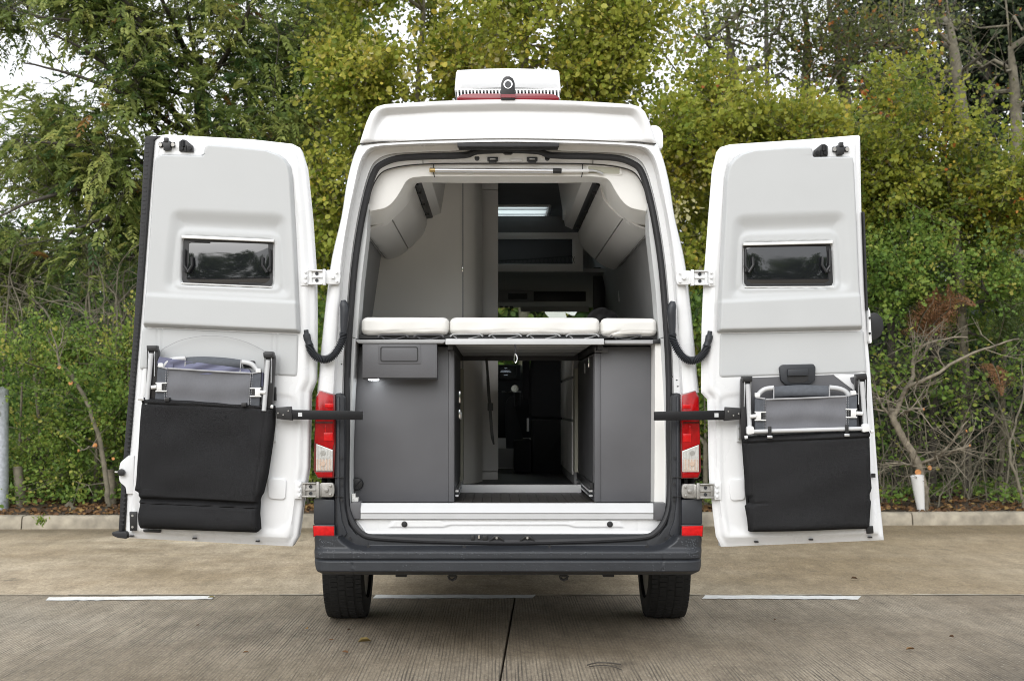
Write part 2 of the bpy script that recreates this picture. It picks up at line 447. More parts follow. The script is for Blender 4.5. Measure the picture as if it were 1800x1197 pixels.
def concrete(name, base, light, dark, grooves, tan):
    m, n, l, b = nodes_of(name)
    tc = n.new('ShaderNodeTexCoord')
    def noise(scale, detail=6, rough=.6, st=None):
        q = n.new('ShaderNodeTexNoise'); q.inputs['Scale'].default_value = scale; q.inputs['Detail'].default_value = detail; q.inputs['Roughness'].default_value = rough
        if st:
            mp = n.new('ShaderNodeMapping'); mp.inputs['Scale'].default_value = st
            l.new(tc.outputs['Object'], mp.inputs[0]); l.new(mp.outputs[0], q.inputs['Vector'])
        else: l.new(tc.outputs['Object'], q.inputs['Vector'])
        return q
    def ramp(src, a, b_, lo=0, hi=1):
        q = n.new('ShaderNodeMapRange'); q.inputs['From Min'].default_value = a; q.inputs['From Max'].default_value = b_
        q.inputs['To Min'].default_value = lo; q.inputs['To Max'].default_value = hi
        l.new(src, q.inputs[0]); return q.outputs[0]
    def mix(fac, a, c, mode='MIX'):
        q = n.new('ShaderNodeMix'); q.data_type = 'RGBA'; q.blend_type = mode
        if isinstance(fac, float): q.inputs[0].default_value = fac
        else: l.new(fac, q.inputs[0])
        for sock, v in ((6, a), (7, c)):
            if isinstance(v, tuple): q.inputs[sock].default_value = (*v, 1)
            else: l.new(v, q.inputs[sock])
        return q.outputs[2]
    big = noise(.55, 8, .62, (.8, .9, 1))
    c = mix(ramp(big.outputs[0], .38, .64), base, light)
    big2 = noise(.8, 9, .68, (.7, .8, 1))
    c = mix(ramp(big2.outputs[0], .52, .72, 0, .75), c, dark)
    if tan:
        st = noise(1.0, 10, .72, (.5, .8, 1))
        c = mix(ramp(st.outputs[0], .48, .72, 0, .8), c, (.135, .098, .050))
    # stains of their own: a pale worn patch on the bay, a damp gutter and browner end on the lane
    sp = n.new('ShaderNodeSeparateXYZ'); l.new(tc.outputs['Object'], sp.inputs[0])
    wob = noise(1.6, 7, .65)
    def addn(a, k):
        q = n.new('ShaderNodeMath'); q.operation = 'MULTIPLY_ADD'
        l.new(wob.outputs[0], q.inputs[0]); q.inputs[1].default_value = k; l.new(a, q.inputs[2]); return q.outputs[0]
    if grooves:
        mp3 = n.new('ShaderNodeMapping'); mp3.vector_type = 'POINT'
        mp3.inputs['Location'].default_value = (3.3 * .55, -.95, 0); mp3.inputs['Scale'].default_value = (.55, 1.0, 0)
        l.new(tc.outputs['Object'], mp3.inputs[0])
        ln = n.new('ShaderNodeVectorMath'); ln.operation = 'LENGTH'; l.new(mp3.outputs[0], ln.inputs[0])
        c = mix(ramp(addn(ln.outputs['Value'], 1.6), .85, 1.7, .75, 0), c, (.36, .325, .26))
        mp4 = n.new('ShaderNodeMapping'); mp4.inputs['Location'].default_value = (-3.2 * .5, .25, 0); mp4.inputs['Scale'].default_value = (.5, 1.1, 0)
        l.new(tc.outputs['Object'], mp4.inputs[0])
        l4 = n.new('ShaderNodeVectorMath'); l4.operation = 'LENGTH'; l.new(mp4.outputs[0], l4.inputs[0])
        c = mix(ramp(addn(l4.outputs['Value'], 1.4), .8, 1.6, .5, 0), c, (.085, .072, .052))
    else:
        c = mix(ramp(addn(sp.outputs['Y'], 1.1), 5.9, 6.7, 0, .8), c, (.105, .082, .046))
        c = mix(ramp(addn(sp.outputs['X'], 3.5), 1.0, 4.5, 0, .55), c, (.205, .158, .088))
    oil = noise(2.3, 5, .6, (1, .7, 1))
    c = mix(ramp(oil.outputs[0], .655, .72, 0, .55), c, (.075, .064, .048))
    mid = noise(7.0, 8, .75, (1, .32, 1))
    c = mix(1.0, c, mix(ramp(mid.outputs[0], .3, .7), (.70, .69, .67), (1.27, 1.27, 1.26)), 'MULTIPLY')
    fine = noise(60, 6, .9, (1, .28, 1))
    c = mix(1.0, c, mix(ramp(fine.outputs[0], .32, .68), (.55, .50, .50), (1.42, 1.42, 1.42)), 'MULTIPLY')
    vo = n.new('ShaderNodeTexVoronoi'); vo.inputs['Scale'].default_value = 30; vo.feature = 'F1'
    l.new(tc.outputs['Object'], vo.inputs['Vector'])
    c = mix(ramp(vo.outputs['Distance'], .10, .18, .8, 0), c, (.34, .31, .25) if not tan else (.42, .35, .25))
    hgt = fine.outputs[0]
    if grooves:
        wv = n.new('ShaderNodeTexWave'); wv.wave_type = 'BANDS'; wv.bands_direction = 'X'; wv.wave_profile = 'SIN'
        wv.inputs['Scale'].default_value = 17.0; wv.inputs['Distortion'].default_value = 4.0; wv.inputs['Detail'].default_value = 5; wv.inputs['Detail Scale'].default_value = 1.6
        mp = n.new('ShaderNodeMapping'); mp.inputs['Scale'].default_value = (1, .045, 1); mp.inputs['Rotation'].default_value = (0, 0, math.radians(1.5))
        l.new(tc.outputs['Object'], mp.inputs[0]); l.new(mp.outputs[0], wv.inputs['Vector'])
        brk = noise(3.0, 5, .6, (9, .5, 1))
        zone = noise(.45, 4, .6)
        am0 = ramp(brk.outputs[0], .34, .64, .08, .85)
        am1 = n.new('ShaderNodeMath'); am1.operation = 'MULTIPLY'
        l.new(am0, am1.inputs[0]); l.new(ramp(zone.outputs[0], .38, .62, .35, 1.0), am1.inputs[1]); amt = am1.outputs[0]
        gl = n.new('ShaderNodeMath'); gl.operation = 'MULTIPLY'
        l.new(ramp(wv.outputs[0], .55, .05, 0, 1), gl.inputs[0]); l.new(amt, gl.inputs[1])
        c = mix(gl.outputs[0], c, (.036, .032, .026))
        ad = n.new('ShaderNodeMath'); ad.operation = 'SUBTRACT'
        l.new(fine.outputs[0], ad.inputs[0]); l.new(gl.outputs[0], ad.inputs[1]); hgt = ad.outputs[0]
    l.new(c, b.inputs['Base Color'])
    wet = noise(.7, 6, .6)
    l.new(ramp(wet.outputs[0], .4, .65, .55 if not tan else .6, .85), b.inputs['Roughness'])
    bp = n.new('ShaderNodeBump'); bp.inputs['Strength'].default_value = .7; bp.inputs['Distance'].default_value = .006
    l.new(hgt, bp.inputs['Height']); l.new(bp.outputs[0], b.inputs['Normal'])
    return m
M['slab'] = concrete('grooved_concrete', (.185, .152, .106), (.31, .27, .205), (.105, .085, .060), True, False)
M['lane'] = concrete('worn_concrete', (.335, .272, .182), (.47, .41, .31), (.205, .157, .095), False, True)
M['soil'] = pm('woodland_soil', (.060, .042, .026), .95, var=.5, vscale=8, bump=1.0, bscale=30)
# ================================================================== the ground
def plain(name, verts, faces, mat, kind='structure', parent=None):
    me = bpy.data.meshes.new(name)
    me.from_pydata([tuple(v) for v in verts], [], faces)
    me.materials.append(mat)
    o = link(name, me, parent)
    if kind: o['kind'] = kind
    return o

JX = lambda D: WX(905, 7.9) + (D - 7.9) * 0.045          # the joint between the two bays
plain('ground', [(-120, -120, -.06), (120, -120, -.06), (120, 160, -.06), (-120, 160, -.06)], [(0, 1, 2, 3)], M['soil'])
pv = bpy.data.objects.new('pavement', None); COL.objects.link(pv); pv['kind'] = 'structure'; ORG['pavement'] = Vector()
DL = 7.99                                                # bays end at this distance from the lens
def slabbox(x0a, x0b, x1a, x1b, Da, Db, z, name, mat):
    v = [(x0a, Da - D0, z), (x1a, Da - D0, z), (x1b, Db - D0, z), (x0b, Db - D0, z)]
    mb = MB().add(v + [(a, b, z - .05) for a, b, c in v], [(0, 1, 2, 3), (7, 6, 5, 4), (0, 4, 5, 1), (1, 5, 6, 2), (2, 6, 7, 3), (3, 7, 4, 0)])
    return mb.build(name, mat, pv, bevel=.004, seg=1)
slabbox(-14, -14, JX(0.5) - .0045, JX(DL) - .0045, 0.5, DL, 0, 'concrete_slab', M['slab'])
slabbox(JX(0.5) + .0045, JX(DL) + .0045, 16, 16, 0.5, DL, 0, 'concrete_slab', M['slab'])
slabbox(-14, -14, 16, 16, DL + .012, 13.2, -.002, 'concrete_slab', M['lane'])
slabbox(-14, -14, 16, 16, -22, 0.49, -.002, 'concrete_slab', M['lane'])
# white dashes painted along the ends of the bays
def dash(x0, x1, y0, y1, label):
    mb = MB()
    n = 26
    top, bot = [], []
    for k in range(n + 1):
        t = k / n
        px = x0 + (x1 - x0) * t
        yy = y0 + (y1 - y0) * t
        j = random.uniform(-.35, .35)
        top.append((px + 6, yy - 3 + j)); bot.append((px, yy + 3 + random.uniform(-.5, .4)))
    def g(p):
        D = H * F / (p[1] - CY)
        return Vector((WX(p[0], D), D - D0, .004))
    mb.loft([[g(p) for p in top], [g(p) for p in bot]])
    o = mb.build('bay_marking', M['line'])
    o['kind'] = 'structure'
dash(80, 372, 1053.2, 1050.6, '')
dash(655, 936, 1049.0, 1049.0, '')
dash(1234, 1508, 1049.5, 1051.0, '')

# pale mortar strip where bays and lane meet
mb = MB()
for i in range(60):
    x0, x1 = -13 + i * .48, -13 + (i + 1) * .48 - .004
    w = .030 + .012 * math.sin(i * 2.7) + random.uniform(-.006, .006)
    mb.add([(x0, DL - D0 + .004, .0035), (x1, DL - D0 + .004, .0035), (x1, DL - D0 + .012 + w, .0035), (x0, DL - D0 + .012 + w, .0035)], [(0, 1, 2, 3)])
mb.build('mortar_strip', M['kerb'])['kind'] = 'structure'

# kerb, one stone after the other
kb = bpy.data.objects.new('kerb', None); COL.objects.link(kb); kb['kind'] = 'structure'; ORG['kerb'] = Vector()
KA = math.atan2(.46, 10.9)
kst = MB().xprism([(0, 0), (0, .0)], 0, 1, False)
kmb = MB()
prof = [(-.03, -.05), (-.005, .10), (.012, .128), (.04, .135), (.15, .135), (.15, -.05)]     # (depth, z)
KL = 1.9
vs = [(0, y, z) for y, z in prof] + [(KL - .012, y, z) for y, z in prof]
nn = len(prof)
kmb.add(vs, [(i, (i + 1) % nn, nn + (i + 1) % nn, nn + i) for i in range(nn)] + [tuple(range(nn)), tuple(range(2 * nn - 1, nn - 1, -1))])
k0 = kmb.build('kerbstone', M['kerb'], kb, bevel=.006, seg=2)
kx0 = WX(35, 12.3)
for i in range(-2, 8):
    o = k0 if i == -2 else k0.copy()
    if o is not k0:
        COL.objects.link(o); o.parent = kb
    d = i * KL
    o.location = (kx0 + d * math.cos(KA), 6.36 + (kx0 + d * math.cos(KA) + 5.2) * math.tan(KA) + random.uniform(-.004, .004), random.uniform(-.004, .004))
    o.rotation_euler = (0, 0, KA)

# ================================================================== the camper van
VC = WX(893, 6.0)                      # centre line of the van
van = thing('camper_van', (VC, 0, 0), 'tall white camper van parked with both rear doors wide open', 'camper van')
def mx(x): return 2 * VC - x
V = van

# ---- body shell
half = [(562, 885), (562, 760), (561, 690), (562, 655), (565, 608), (574, 520), (584, 450), (600, 382), (610, 325), (620, 285), (632, 250), (641, 215), (648, 198), (658, 188), (672, 183)]
prof = [(WX(x, 6.03) + .004, WZ(y, 6.03)) for x, y in half]
prof = [(prof[0][0], .42)] + prof
zc = WZ(174, 6.03)
zl = prof[-1][1]
tops = [(VC - .35, zl + (zc - zl) * .72), (VC - .12, zc)]
prof = prof + tops
prof = prof + [(mx(x), z) for x, z in reversed(prof)]
n = len(prof)
stations = [(6.06, 0, 9, 1.0), (6.4, .07, 9, 1.0), (9.18, .10, 9, 1.02), (9.79, .10, 9, 1.02), (10.2, .08, 9, 1.02), (11.0, 0, 2.26, 1.0), (11.6, 0, 1.64, .98), (11.86, 0, 1.22, .9), (11.9, 0, .6, .86)]
loops = []
for D, up, zm, wf in stations:
    loops.append([Vector((VC + (x - VC) * wf, D - D0, min(z + (up if z > 2.3 else 0), zm))) for x, z in prof])
mb = MB()
for l in loops: mb.v += [tuple(p) for p in l]
wind, sidew = MB(), [MB(), MB()]
for i in range(len(loops) - 1):
    for k in range(n - 1):
        q = (i * n + k, i * n + k + 1, (i + 1) * n + k + 1, (i + 1) * n + k)
        za, zb = prof[k][1], prof[k + 1][1]
        xa, xb = prof[k][0], prof[k + 1][0]
        pts = [mb.v[j] for j in q]
        if i == 2 and min(xa, xb) > VC - .36 and max(xa, xb) < VC + .36: continue          # roof light
        if i == 5 and min(za, zb) > 1.7:
            wind.add(pts, [(0, 1, 2, 3)]); continue
        if i == 4 and 1.55 < min(za, zb) and max(za, zb) < 2.1:
            sidew[0 if xa < VC else 1].add(pts, [(0, 1, 2, 3)]); continue
        mb.f.append(q)
mb.f.append(tuple((len(loops) - 1) * n + k for k in range(n)))
mb.build('body_shell', M['paint'], V, ang=30)
wind.build('windscreen', M['glass'], V)
for s in sidew: s.build('side_window', M['glass'], V)
# dark underbody
MB().box(VC - .86, mx(VC - .86), .12, 5.6, .42, .50).build('underbody', M['bump2'], V)
mb = MB()
mb.tube([(VC - .9, 1.2, .34), (VC + .9, 1.2, .34)], .05, 10)
mb.build('axle', M['bump2'], V)

# ---- white rear frame
OUT = [(557, 690), (561, 655), (565, 608), (574, 520), (584, 450), (600, 382), (608, 330), (617, 290), (626, 264), (637, 254), (700, 249), (760, 246), (830, 244), (893, 243)]
CRE = [(587, 694), (589, 655), (592, 608), (598, 520), (604, 450), (614, 382), (625, 330), (634, 290), (645, 269), (662, 259), (701, 255.5), (760, 253.5), (830, 252), (893, 251)]
SEA = [(606, 697), (607, 655), (609, 608), (615, 520), (622, 450), (633, 382), (645, 330), (656, 300), (668, 285), (693, 275.5), (735, 272), (812, 269.5), (836, 262.5), (893, 260)]
def full(pts): return smoothpath(pts + mirror(pts[:-1])[::-1], 3)
def lp(pts, D, dx=0, dy=0):
    return [W(x + (dx if x < 893 else -dx if x > 893 else 0), y + dy, D) for x, y in pts]
fo, fc, fs = full(OUT), full(CRE), full(SEA)
def lerp(a, b, t): return [(p[0] + (q[0] - p[0]) * t, p[1] + (q[1] - p[1]) * t) for p, q in zip(a, b)]
mb = MB()
mb.loft([lp(fo, 6.25), lp(fo, 6.06), lp(lerp(fo, fc, .10), 6.015), lp(lerp(fo, fc, .3), 5.997), lp(lerp(fo, fc, .8), 5.992), lp(lerp(fo, fc, .95), 6.0),
         lp(lerp(fo, fc, 1.02), 6.03), lp(lerp(fc, fs, .12), 6.065), lp(lerp(fc, fs, .2), 6.075), lp(lerp(fc, fs, .75), 6.085), lp(lerp(fc, fs, .8), 6.105), lp(lerp(fc, fs, 1.2), 6.11)])
mb.build('rear_frame', M['paint'], V, ang=50)
# small holes, rivets and gutter joints in the frame
mb = MB()
for x, y in [(614, 545), (600, 640), (1176, 545), (1182, 662), (1190, 668), (1192, 679), (1127, 263), (1139, 272), (628, 415), (1160, 415)]:
    mb.pcyl(x, y, 6.082 if 605 < x < 1181 else 5.99, .0035, .02, 8)
mb.build('rivet', M['black'], V)['kind'] = 'stuff'

# ---- rubber seal round the opening
low = [(606, 760), (605, 850), (607, 892), (615, 920), (629, 938), (648, 947), (700, 951), (780, 954), (893, 956)]
ring = (SEA[::-1] + low[0:])                              # left half: centre top -> centre bottom
left = [(x + 3.5, y + (3.5 if y < 300 else -3 if y > 900 else 0)) for x, y in ring]
allp = left + [(1786 - x, y) for x, y in left[1:-1]][::-1]
path = []
for x, y in smoothpath(allp + [allp[0]], 4)[:-1]:
    D = 6.085 if y < 850 else 6.085 - .085 * min(1, (y - 850) / 85)
    path.append(W(x, y, D))
MB().tube(path, .0125, 8, closed=True).build('door_seal', M['rubber'], V)
MB().tube([p + Vector((0, .006, 0)) for p in path], .0165, 6, closed=True).build('door_seal', M['rubber'], V)

# ---- roof cap with its recessed rear face
L = [(676, 183), (662, 187), (652, 196), (644, 214), (638, 232), (632, 251)]
R = [(1786 - x, y) for x, y in L]
rec = roundpoly([(668, 190), (760, 183), (893, 181), (1026, 183), (1118, 190), (1131, 214), (1143, 262), (643, 262), (655, 214)], 14)
def hcap(x, y):
    d = sdpoly(x, y, rec)
    edge = sst(-6, 0, sdpoly(x, y, L + R[::-1]) + 0)      # rounded outer rim
    base = .028 * sst(-26, 2, -y + 190) * 0
    return .045 * (1 - sst(-11, 0, d)) * (1 - .75 * sst(190, 250, y)) + .010 * edge
MB().hf(L, R, 46, 150, 5.975, hcap, back=.30, arch=8.5).build('roof_cap', M['cap'], V, ang=60)
# joint under the cap
mb = MB()
MB().tube([W(x, y + 1.0, 5.992) for x, y in smoothpath([(633, 252), (700, 246.5), (760, 243.5), (893, 240.5), (1026, 243.5), (1086, 246.5), (1153, 252)], 4)], .0022, 6).build('roof_joint', M['bump2'], V)
# awning cassette end on the right
aw = roundpoly([(1143, 219), (1158, 221), (1166, 232), (1166, 262), (1150, 262)], 7)
MB().prism(aw, 6.10, 4.2).build('awning_cassette', M['paint'], V, bevel=.008)
# black plate and lamp hood at the top of the opening
MB().pbox(804, 252, 983, 258, 5.985, .03).pbox(806, 258.5, 981, 262, 6.02, .03).build('number_plate_lamp_strip', M['rubber'], V, bevel=.002)

# ---- high brake light and reversing camera
bl = [(803, 171), (812, 166), (830, 164.5), (955, 164.5), (974, 166), (983, 171), (983, 176), (803, 176)]
MB().prism(bl, 6.0, .12).build('high_brake_light', M['brake'], V, bevel=.006)
rc = MB()
body = [(880, 176), (881, 146), (884, 138), (889, 134), (896, 134), (902, 138), (905, 146), (906, 176)]
rc = MB().prism(body, 5.975, .10).build('reversing_camera', M['black'], V, bevel=.008)
MB().pcyl(893, 149, 5.976, .0225, -.006, 24).build('lens_ring', M['chrome'], rc)
MB().pcyl(893, 149, 5.969, .0165, -.004, 24).build('lens', M['black_glass'], rc)
MB().pbox(881, 166, 906, 172, 5.972, .01).build('lamp_bar', M['brake'], rc)

# ---- roof air conditioner
AD = 6.52
ac = MB()
def hac(x, y): return .012 * sst(118, 125, 125 - (y - 118)) + .02 * sst(-14, 0, sdpoly(x, y, [(801, 119), (983, 119), (986, 158), (799, 158)]))
ac.hf([(804, 122), (801.5, 127), (799, 157)], [(981, 122), (983.5, 127), (986, 157)], 14, 40, AD, hac, back=.75, arch=4)
acp = ac.build('air_conditioner', M['cap'], V, bevel=0, ang=50)
MB().pbox(800, 156.5, 985, 158.5, AD + .005, .7).build('rim', M['wplastic'], acp)
MB().pbox(801, 158.5, 984, 185, AD + .05, .6).build('housing', M['cab'], acp)
fm = MB().prism([(0 + 804, 158.5), (807, 158.5), (809, 171), (806, 171)], AD + .004, .045)
fin0 = None
for i in range(30):
    px = 803 + i * 6.1
    fx = MB().prism([(px, 158.5), (px + 2.6, 158.5), (px + 3.6, 173), (px + 1.0, 173)], AD + .006, .04)
    fx.build('fin', M['wplastic'], acp)

# ---- header panel inside the seal (latch strikers, buttons, lamp)
GAP = [(647, 357), (652, 335), (661, 315), (674, 301), (700, 293), (740, 288.5), (800, 287), (893, 287)]
SIN = [(640, 372), (647, 338), (658, 306), (672, 289), (700, 279), (760, 275), (815, 273.5), (893, 265)]
gi, si = full(GAP), full(SIN)
MB().loft([lp(si, 6.105), lp(lerp(si, gi, .15), 6.105), lp(lerp(si, gi, .9), 6.13), lp(gi, 6.15), lp(gi, 6.2)]).build('header_panel', M['paint'], V, ang=50)
MB().tube([p + Vector((0, .0, 0)) for p in lp(gi, 6.152)], .0055, 6).build('gap_seal', M['black'], V)
for x in (838.5, 962): MB().pcyl(x, 279, 6.122, .013, -.012, 16).build('rubber_stop', M['black'], V)
for x in (866, 935.5):
    st = MB().pbox(x - 9.5, 276.5, x + 9.5, 283, 6.105, .03).pbox(x - 7, 283, x + 7, 285.5, 6.108, .02).build('latch_striker', M['black'], V, bevel=.003)
    MB().pbox(x - 5, 278.5, x + 5, 281, 6.1, .01).build('striker_bar', M['steel'], st, bevel=.001)
MB().pbox(897, 280, 918, 284, 6.118, .02).build('load_lamp', M['wplastic'], V, bevel=.002)
MB().prism(roundpoly([(883, 267.5), (903, 267.5), (899, 271), (887, 271)], 2), 6.085, .03).build('header_button', M['black'], V)
MB().pbox(743, 277, 743.8, 287, 6.112, .02).pbox(1042, 277, 1042.8, 287, 6.112, .02).build('panel_joint', M['bump2'], V)

# ---- white arch moulding that spans the opening
ARC = [(650, 372), (679, 366), (695, 352), (707, 333), (714, 320), (724, 313.5), (746, 311), (893, 311)]
ai = smoothpath(ARC[:7], 5) + [(800, 311), (850, 311), (893, 311)]
gg = smoothpath(GAP[:7], 5)
gg = gg + [(820, 287), (860, 287), (893, 287)]
m = min(len(ai), len(gg))
def resample(pts, n):
    P = np.array(pts, float); c = np.concatenate([[0], np.cumsum(np.linalg.norm(np.diff(P, axis=0), axis=1))])
    t = np.linspace(0, c[-1], n)
    return list(zip(np.interp(t, c, P[:, 0]), np.interp(t, c, P[:, 1])))
A1, G1 = resample(ai, 40), resample(gg, 40)
af = A1 + mirror(A1[:-1])[::-1]; gf = G1 + mirror(G1[:-1])[::-1]
def back(loop, D):  # straight back along y
    return [Vector((p.x, D - D0, p.z)) for p in loop]
l0 = lp(lerp(gf, af, .02), 6.165)
l1 = lp(lerp(gf, af, .9), 6.158); l2 = lp(lerp(gf, af, .97), 6.16); l3 = lp(af, 6.172)
tgt = smoothpath([(640, 404, 6.47), (676, 398, 6.47), (692, 384, 6.47), (706, 371, 6.47), (722, 351, 6.47), (730, 325, 6.45), (746, 321, 6.36)], 5) + [(800, 322, 6.33), (850, 322, 6.33), (893, 322, 6.33)]
tq = np.array(tgt); tcum = np.concatenate([[0], np.cumsum(np.linalg.norm(np.diff(np.array(ai, float), axis=0), axis=1))])
tt_ = np.linspace(0, tcum[-1], 40)
T1 = [tuple(np.interp(t, tcum, tq[:, k]) for k in range(3)) for t in tt_]
T2 = T1 + [(1786 - x, y, D) for x, y, D in T1[:-1]][::-1]
l4 = [W(*p) for p in T2]
lm = [a.lerp(b_, .5) + Vector((0, 0, -.004)) for a, b_ in zip(l3, l4)]
MB().loft([back(l0, 6.3), l0, l1, l2, l3, lm, l4, [p + Vector((0, .02, .05)) for p in l4]]).build('arch_moulding', M['fascia'], V, ang=50)
mb = MB()
for x in (762, 1024): mb.ptube([(x, 288), (x, 304), (x + (2 if x < 893 else -2), 312)], 6.156, .0022, 6)
mb.build('moulding_joint', M['bump2'], V)
# recess for the pole
rr = roundpoly([(1031, 289.5), (1092, 292), (1094, 308), (1031, 308)], 4)
MB().prism(rr, 6.155, .02).build('pole_recess_rim', M['fascia'], V, bevel=.002)
MB().prism(roundpoly([(1034, 292.5), (1089, 295), (1089, 306), (1034, 305)], 2), 6.1535, .01).build('pole_recess', M['edge'], V)

# ---- light grey pillar trims either side
def strip(a, b, Da, Db, name, mat, extra=.10):
    """a outer, b inner edge as point lists"""
    n = 14
    A, B = resample(a, n), resample(b, n)
    la = [W(x, y, Da) for x, y in A]; lb = [W(x, y, Db) for x, y in B]
    mid = [W(x * .15 + X * .85, y * .15 + Y * .85, Da) for (x, y), (X, Y) in zip(A, B)]
    return MB().loft([la, mid, lb, [Vector((p.x, p.y + extra, p.z)) for p in lb]]).build(name, mat, V, ang=45)
for s in (0, 1):
    f = (lambda p: p) if s == 0 else mirror
    strip(f([(638, 372), (630, 425), (621, 490), (613, 590)]), f([(649, 358), (647, 412), (637, 500), (629.5, 596)]), 6.115, 6.15, 'pillar_trim', M['trimgrey'])
    strip(f([(612, 592), (607, 690), (606, 800), (610, 894)]), f([(627.5, 596), (621, 700), (617.5, 800), (618, 893)]), 6.112, 6.14, 'pillar_trim', M['trimgrey'])
# the wider inner strip on the right
strip([(1180, 604), (1176, 700), (1174, 885)], [(1147, 602), (1147, 700), (1146, 884)], 6.12, 6.2, 'pillar_trim', M['fascia'])
MB().pbox(1070, 374, 1081, 383, 6.5, .01)
for pts in ([(651, 380), (656, 379), (660, 388), (653, 389)], [(1135, 380), (1130, 379), (1123, 389), (1132, 391)]):
    MB().prism(pts, 6.38, .01).build('trim_clip', M['greywall'], V, bevel=.002)
MB().pbox(618, 868, 624, 876, 6.13, .05).pbox(618, 875, 629, 883, 6.12, .06).build('trim_foot', M['fascia'], V, bevel=.004)

# ---- side pillars in charcoal plastic, down to the bumper
def pillar(f):
    pts = f([(589, 692), (597, 690), (605, 697), (606, 780), (604.5, 850), (606, 893), (613, 922), (628, 941), (650, 951), (645, 975), (592, 975), (588, 940), (588, 760)])
    p = MB().prism(pts, 6.0, .12).build('corner_pillar', M['bump2'], V, bevel=.01)
    inner = f([(592, 700), (597, 697), (597, 880), (601, 915), (610, 938), (600, 950), (592, 945)])
    MB().prism(inner, 5.99, .03).build('pillar_rib', M['bump'], p, bevel=.006)
    for x, y in f([(600, 804), (601, 850), (601, 878), (615, 946), (648, 960)]):
        MB().pcyl(x, y, 5.988, .007, -.006, 12).build('screw_cap', M['black'], p)
    MB().pbox(*[v for q in (sorted(f([(588, 838), (604, 839.2)]))) for v in q], 5.985, .01).pbox(*[v for q in (sorted(f([(588, 872), (604, 873.2)]))) for v in q], 5.985, .01).build('pillar_joint', M['black'], p)
pillar(lambda p: p); pillar(mirror)

# ---- bumper
BL = [(548.5, 943), (548, 952), (549, 966), (550.5, 985), (553, 999), (557, 1006), (567, 1012)]
BR = [(1786 - x + 1, y) for x, y in BL]
trough = roundpoly([(594, 900), (592, 950), (616, 966), (640, 970), (1146, 970), (1170, 966), (1194, 950), (1192, 900)], 12)
def hb(x, y):
    e = np.minimum(x - 549, 1236.5 - x)
    h = .07 * (1 - np.sqrt(np.clip(1 - (1 - np.clip(e / 34, 0, 1)) ** 2, 0, 1)))
    h = h + .085 * inside(x, y, trough, 7)
    h = h + .018 * sst(972, 962, y) * 1.0
    h = h + .012 * np.exp(-((y - 984) / 1.3) ** 2) - .004 * sst(984, 987, y)
    h = h + .05 * sst(1003, 1012, y)
    for xx in (620, 1165): h = h + .005 * np.exp(-((x - xx) / .9) ** 2)
    h = h + .003 * np.exp(-((x - 960) / .9) ** 2) * (y > 984)
    return h
bump = MB().hf(BL, BR, 60, 260, 5.90, hb, back=.30).build('rear_bumper', M['bump'], V, ang=60)
for x in (605, 783, 1001, 1180):
    MB().pcyl(x, 991.5 if x in (605, 1180) else 993, 5.903, .0095, -.006, 18).build('parking_sensor', M['bump'], bump)
for x in (648, 816, 966, 1137): MB().pcyl(x, 961, 5.985, .009, -.008, 14).build('screw_cap', M['black'], bump)
mb = MB()
for x, w in ((705, 10), (795, 7), (991, 7), (1070, 10)): mb.pbox(x - w, 1009, x + w, 1014, 6.05, .05)
mb.build('bracket', M['black'], bump, bevel=.004)
for x in (795, 991):
    MB().ptube([(x - 7, 1011), (x - 5, 1017), (x, 1019), (x + 5, 1017), (x + 7, 1011)], 6.1, .007, 6).build('tow_loop', M['black'], bump)
# rain drops standing on the bumper corners and ledge
mb = MB()
rd = random.Random(3)
def drop(px, py, D, r):
    c = W(px, py, D)
    k = 6
    vs = [c + Vector((0, -r * .55, 0))] + [c + Vector((r * math.cos(2 * math.pi * i / k), 0, r * 1.15 * math.sin(2 * math.pi * i / k))) for i in range(k)]
    mb.add(vs, [(0, 1 + i, 1 + (i + 1) % k) for i in range(k)])
for i in range(420):
    if i < 150:
        px, py = (rd.uniform(558, 590) if i % 3 else rd.uniform(1198, 1228)), rd.uniform(947, 980)
        if i % 3 == 0 or i % 4 == 0: px = rd.uniform(1198, 1228)
        D = 5.90 + float(hb(np.array([px]), np.array([py]))[0]) - .0005
    else:
        px, py = rd.uniform(600, 1190), rd.choice([rd.uniform(971, 975), rd.uniform(966, 982), rd.uniform(985, 1003)])
        D = 5.90 + float(hb(np.array([px]), np.array([py]))[0]) - .0005
    drop(px, py, D, rd.uniform(.0014, .0034))
dr = pm('water_drop', (.06, .066, .075), .18)
o = mb.build('rain_drops', dr, bump, recalc=False); o['kind'] = 'stuff'

# upper bumper ends beside the lower hinges and the square reflectors
for f in (lambda p: p, mirror):
    MB().prism(f([(551, 876), (588, 878), (588, 922), (551, 922)]), 5.985, .2).build('bumper_end', M['bump'], V, bevel=.008)
    MB().prism(f([(552, 922), (588, 922), (590, 946), (553, 946)]), 5.972, .2).build('bumper_end', M['bump'], V, bevel=.004)
    rf = MB().prism(f([(550.5, 924), (587, 925), (587, 942), (551.5, 942)]), 5.964, .03).build('reflector', M['red_bright'], V, bevel=.002)
    MB().prism(f([(549.8, 923.2), (588, 924.2), (588, 943), (550.8, 943)]), 5.968, .03).build('reflector_rim', M['red_dark'], rf)

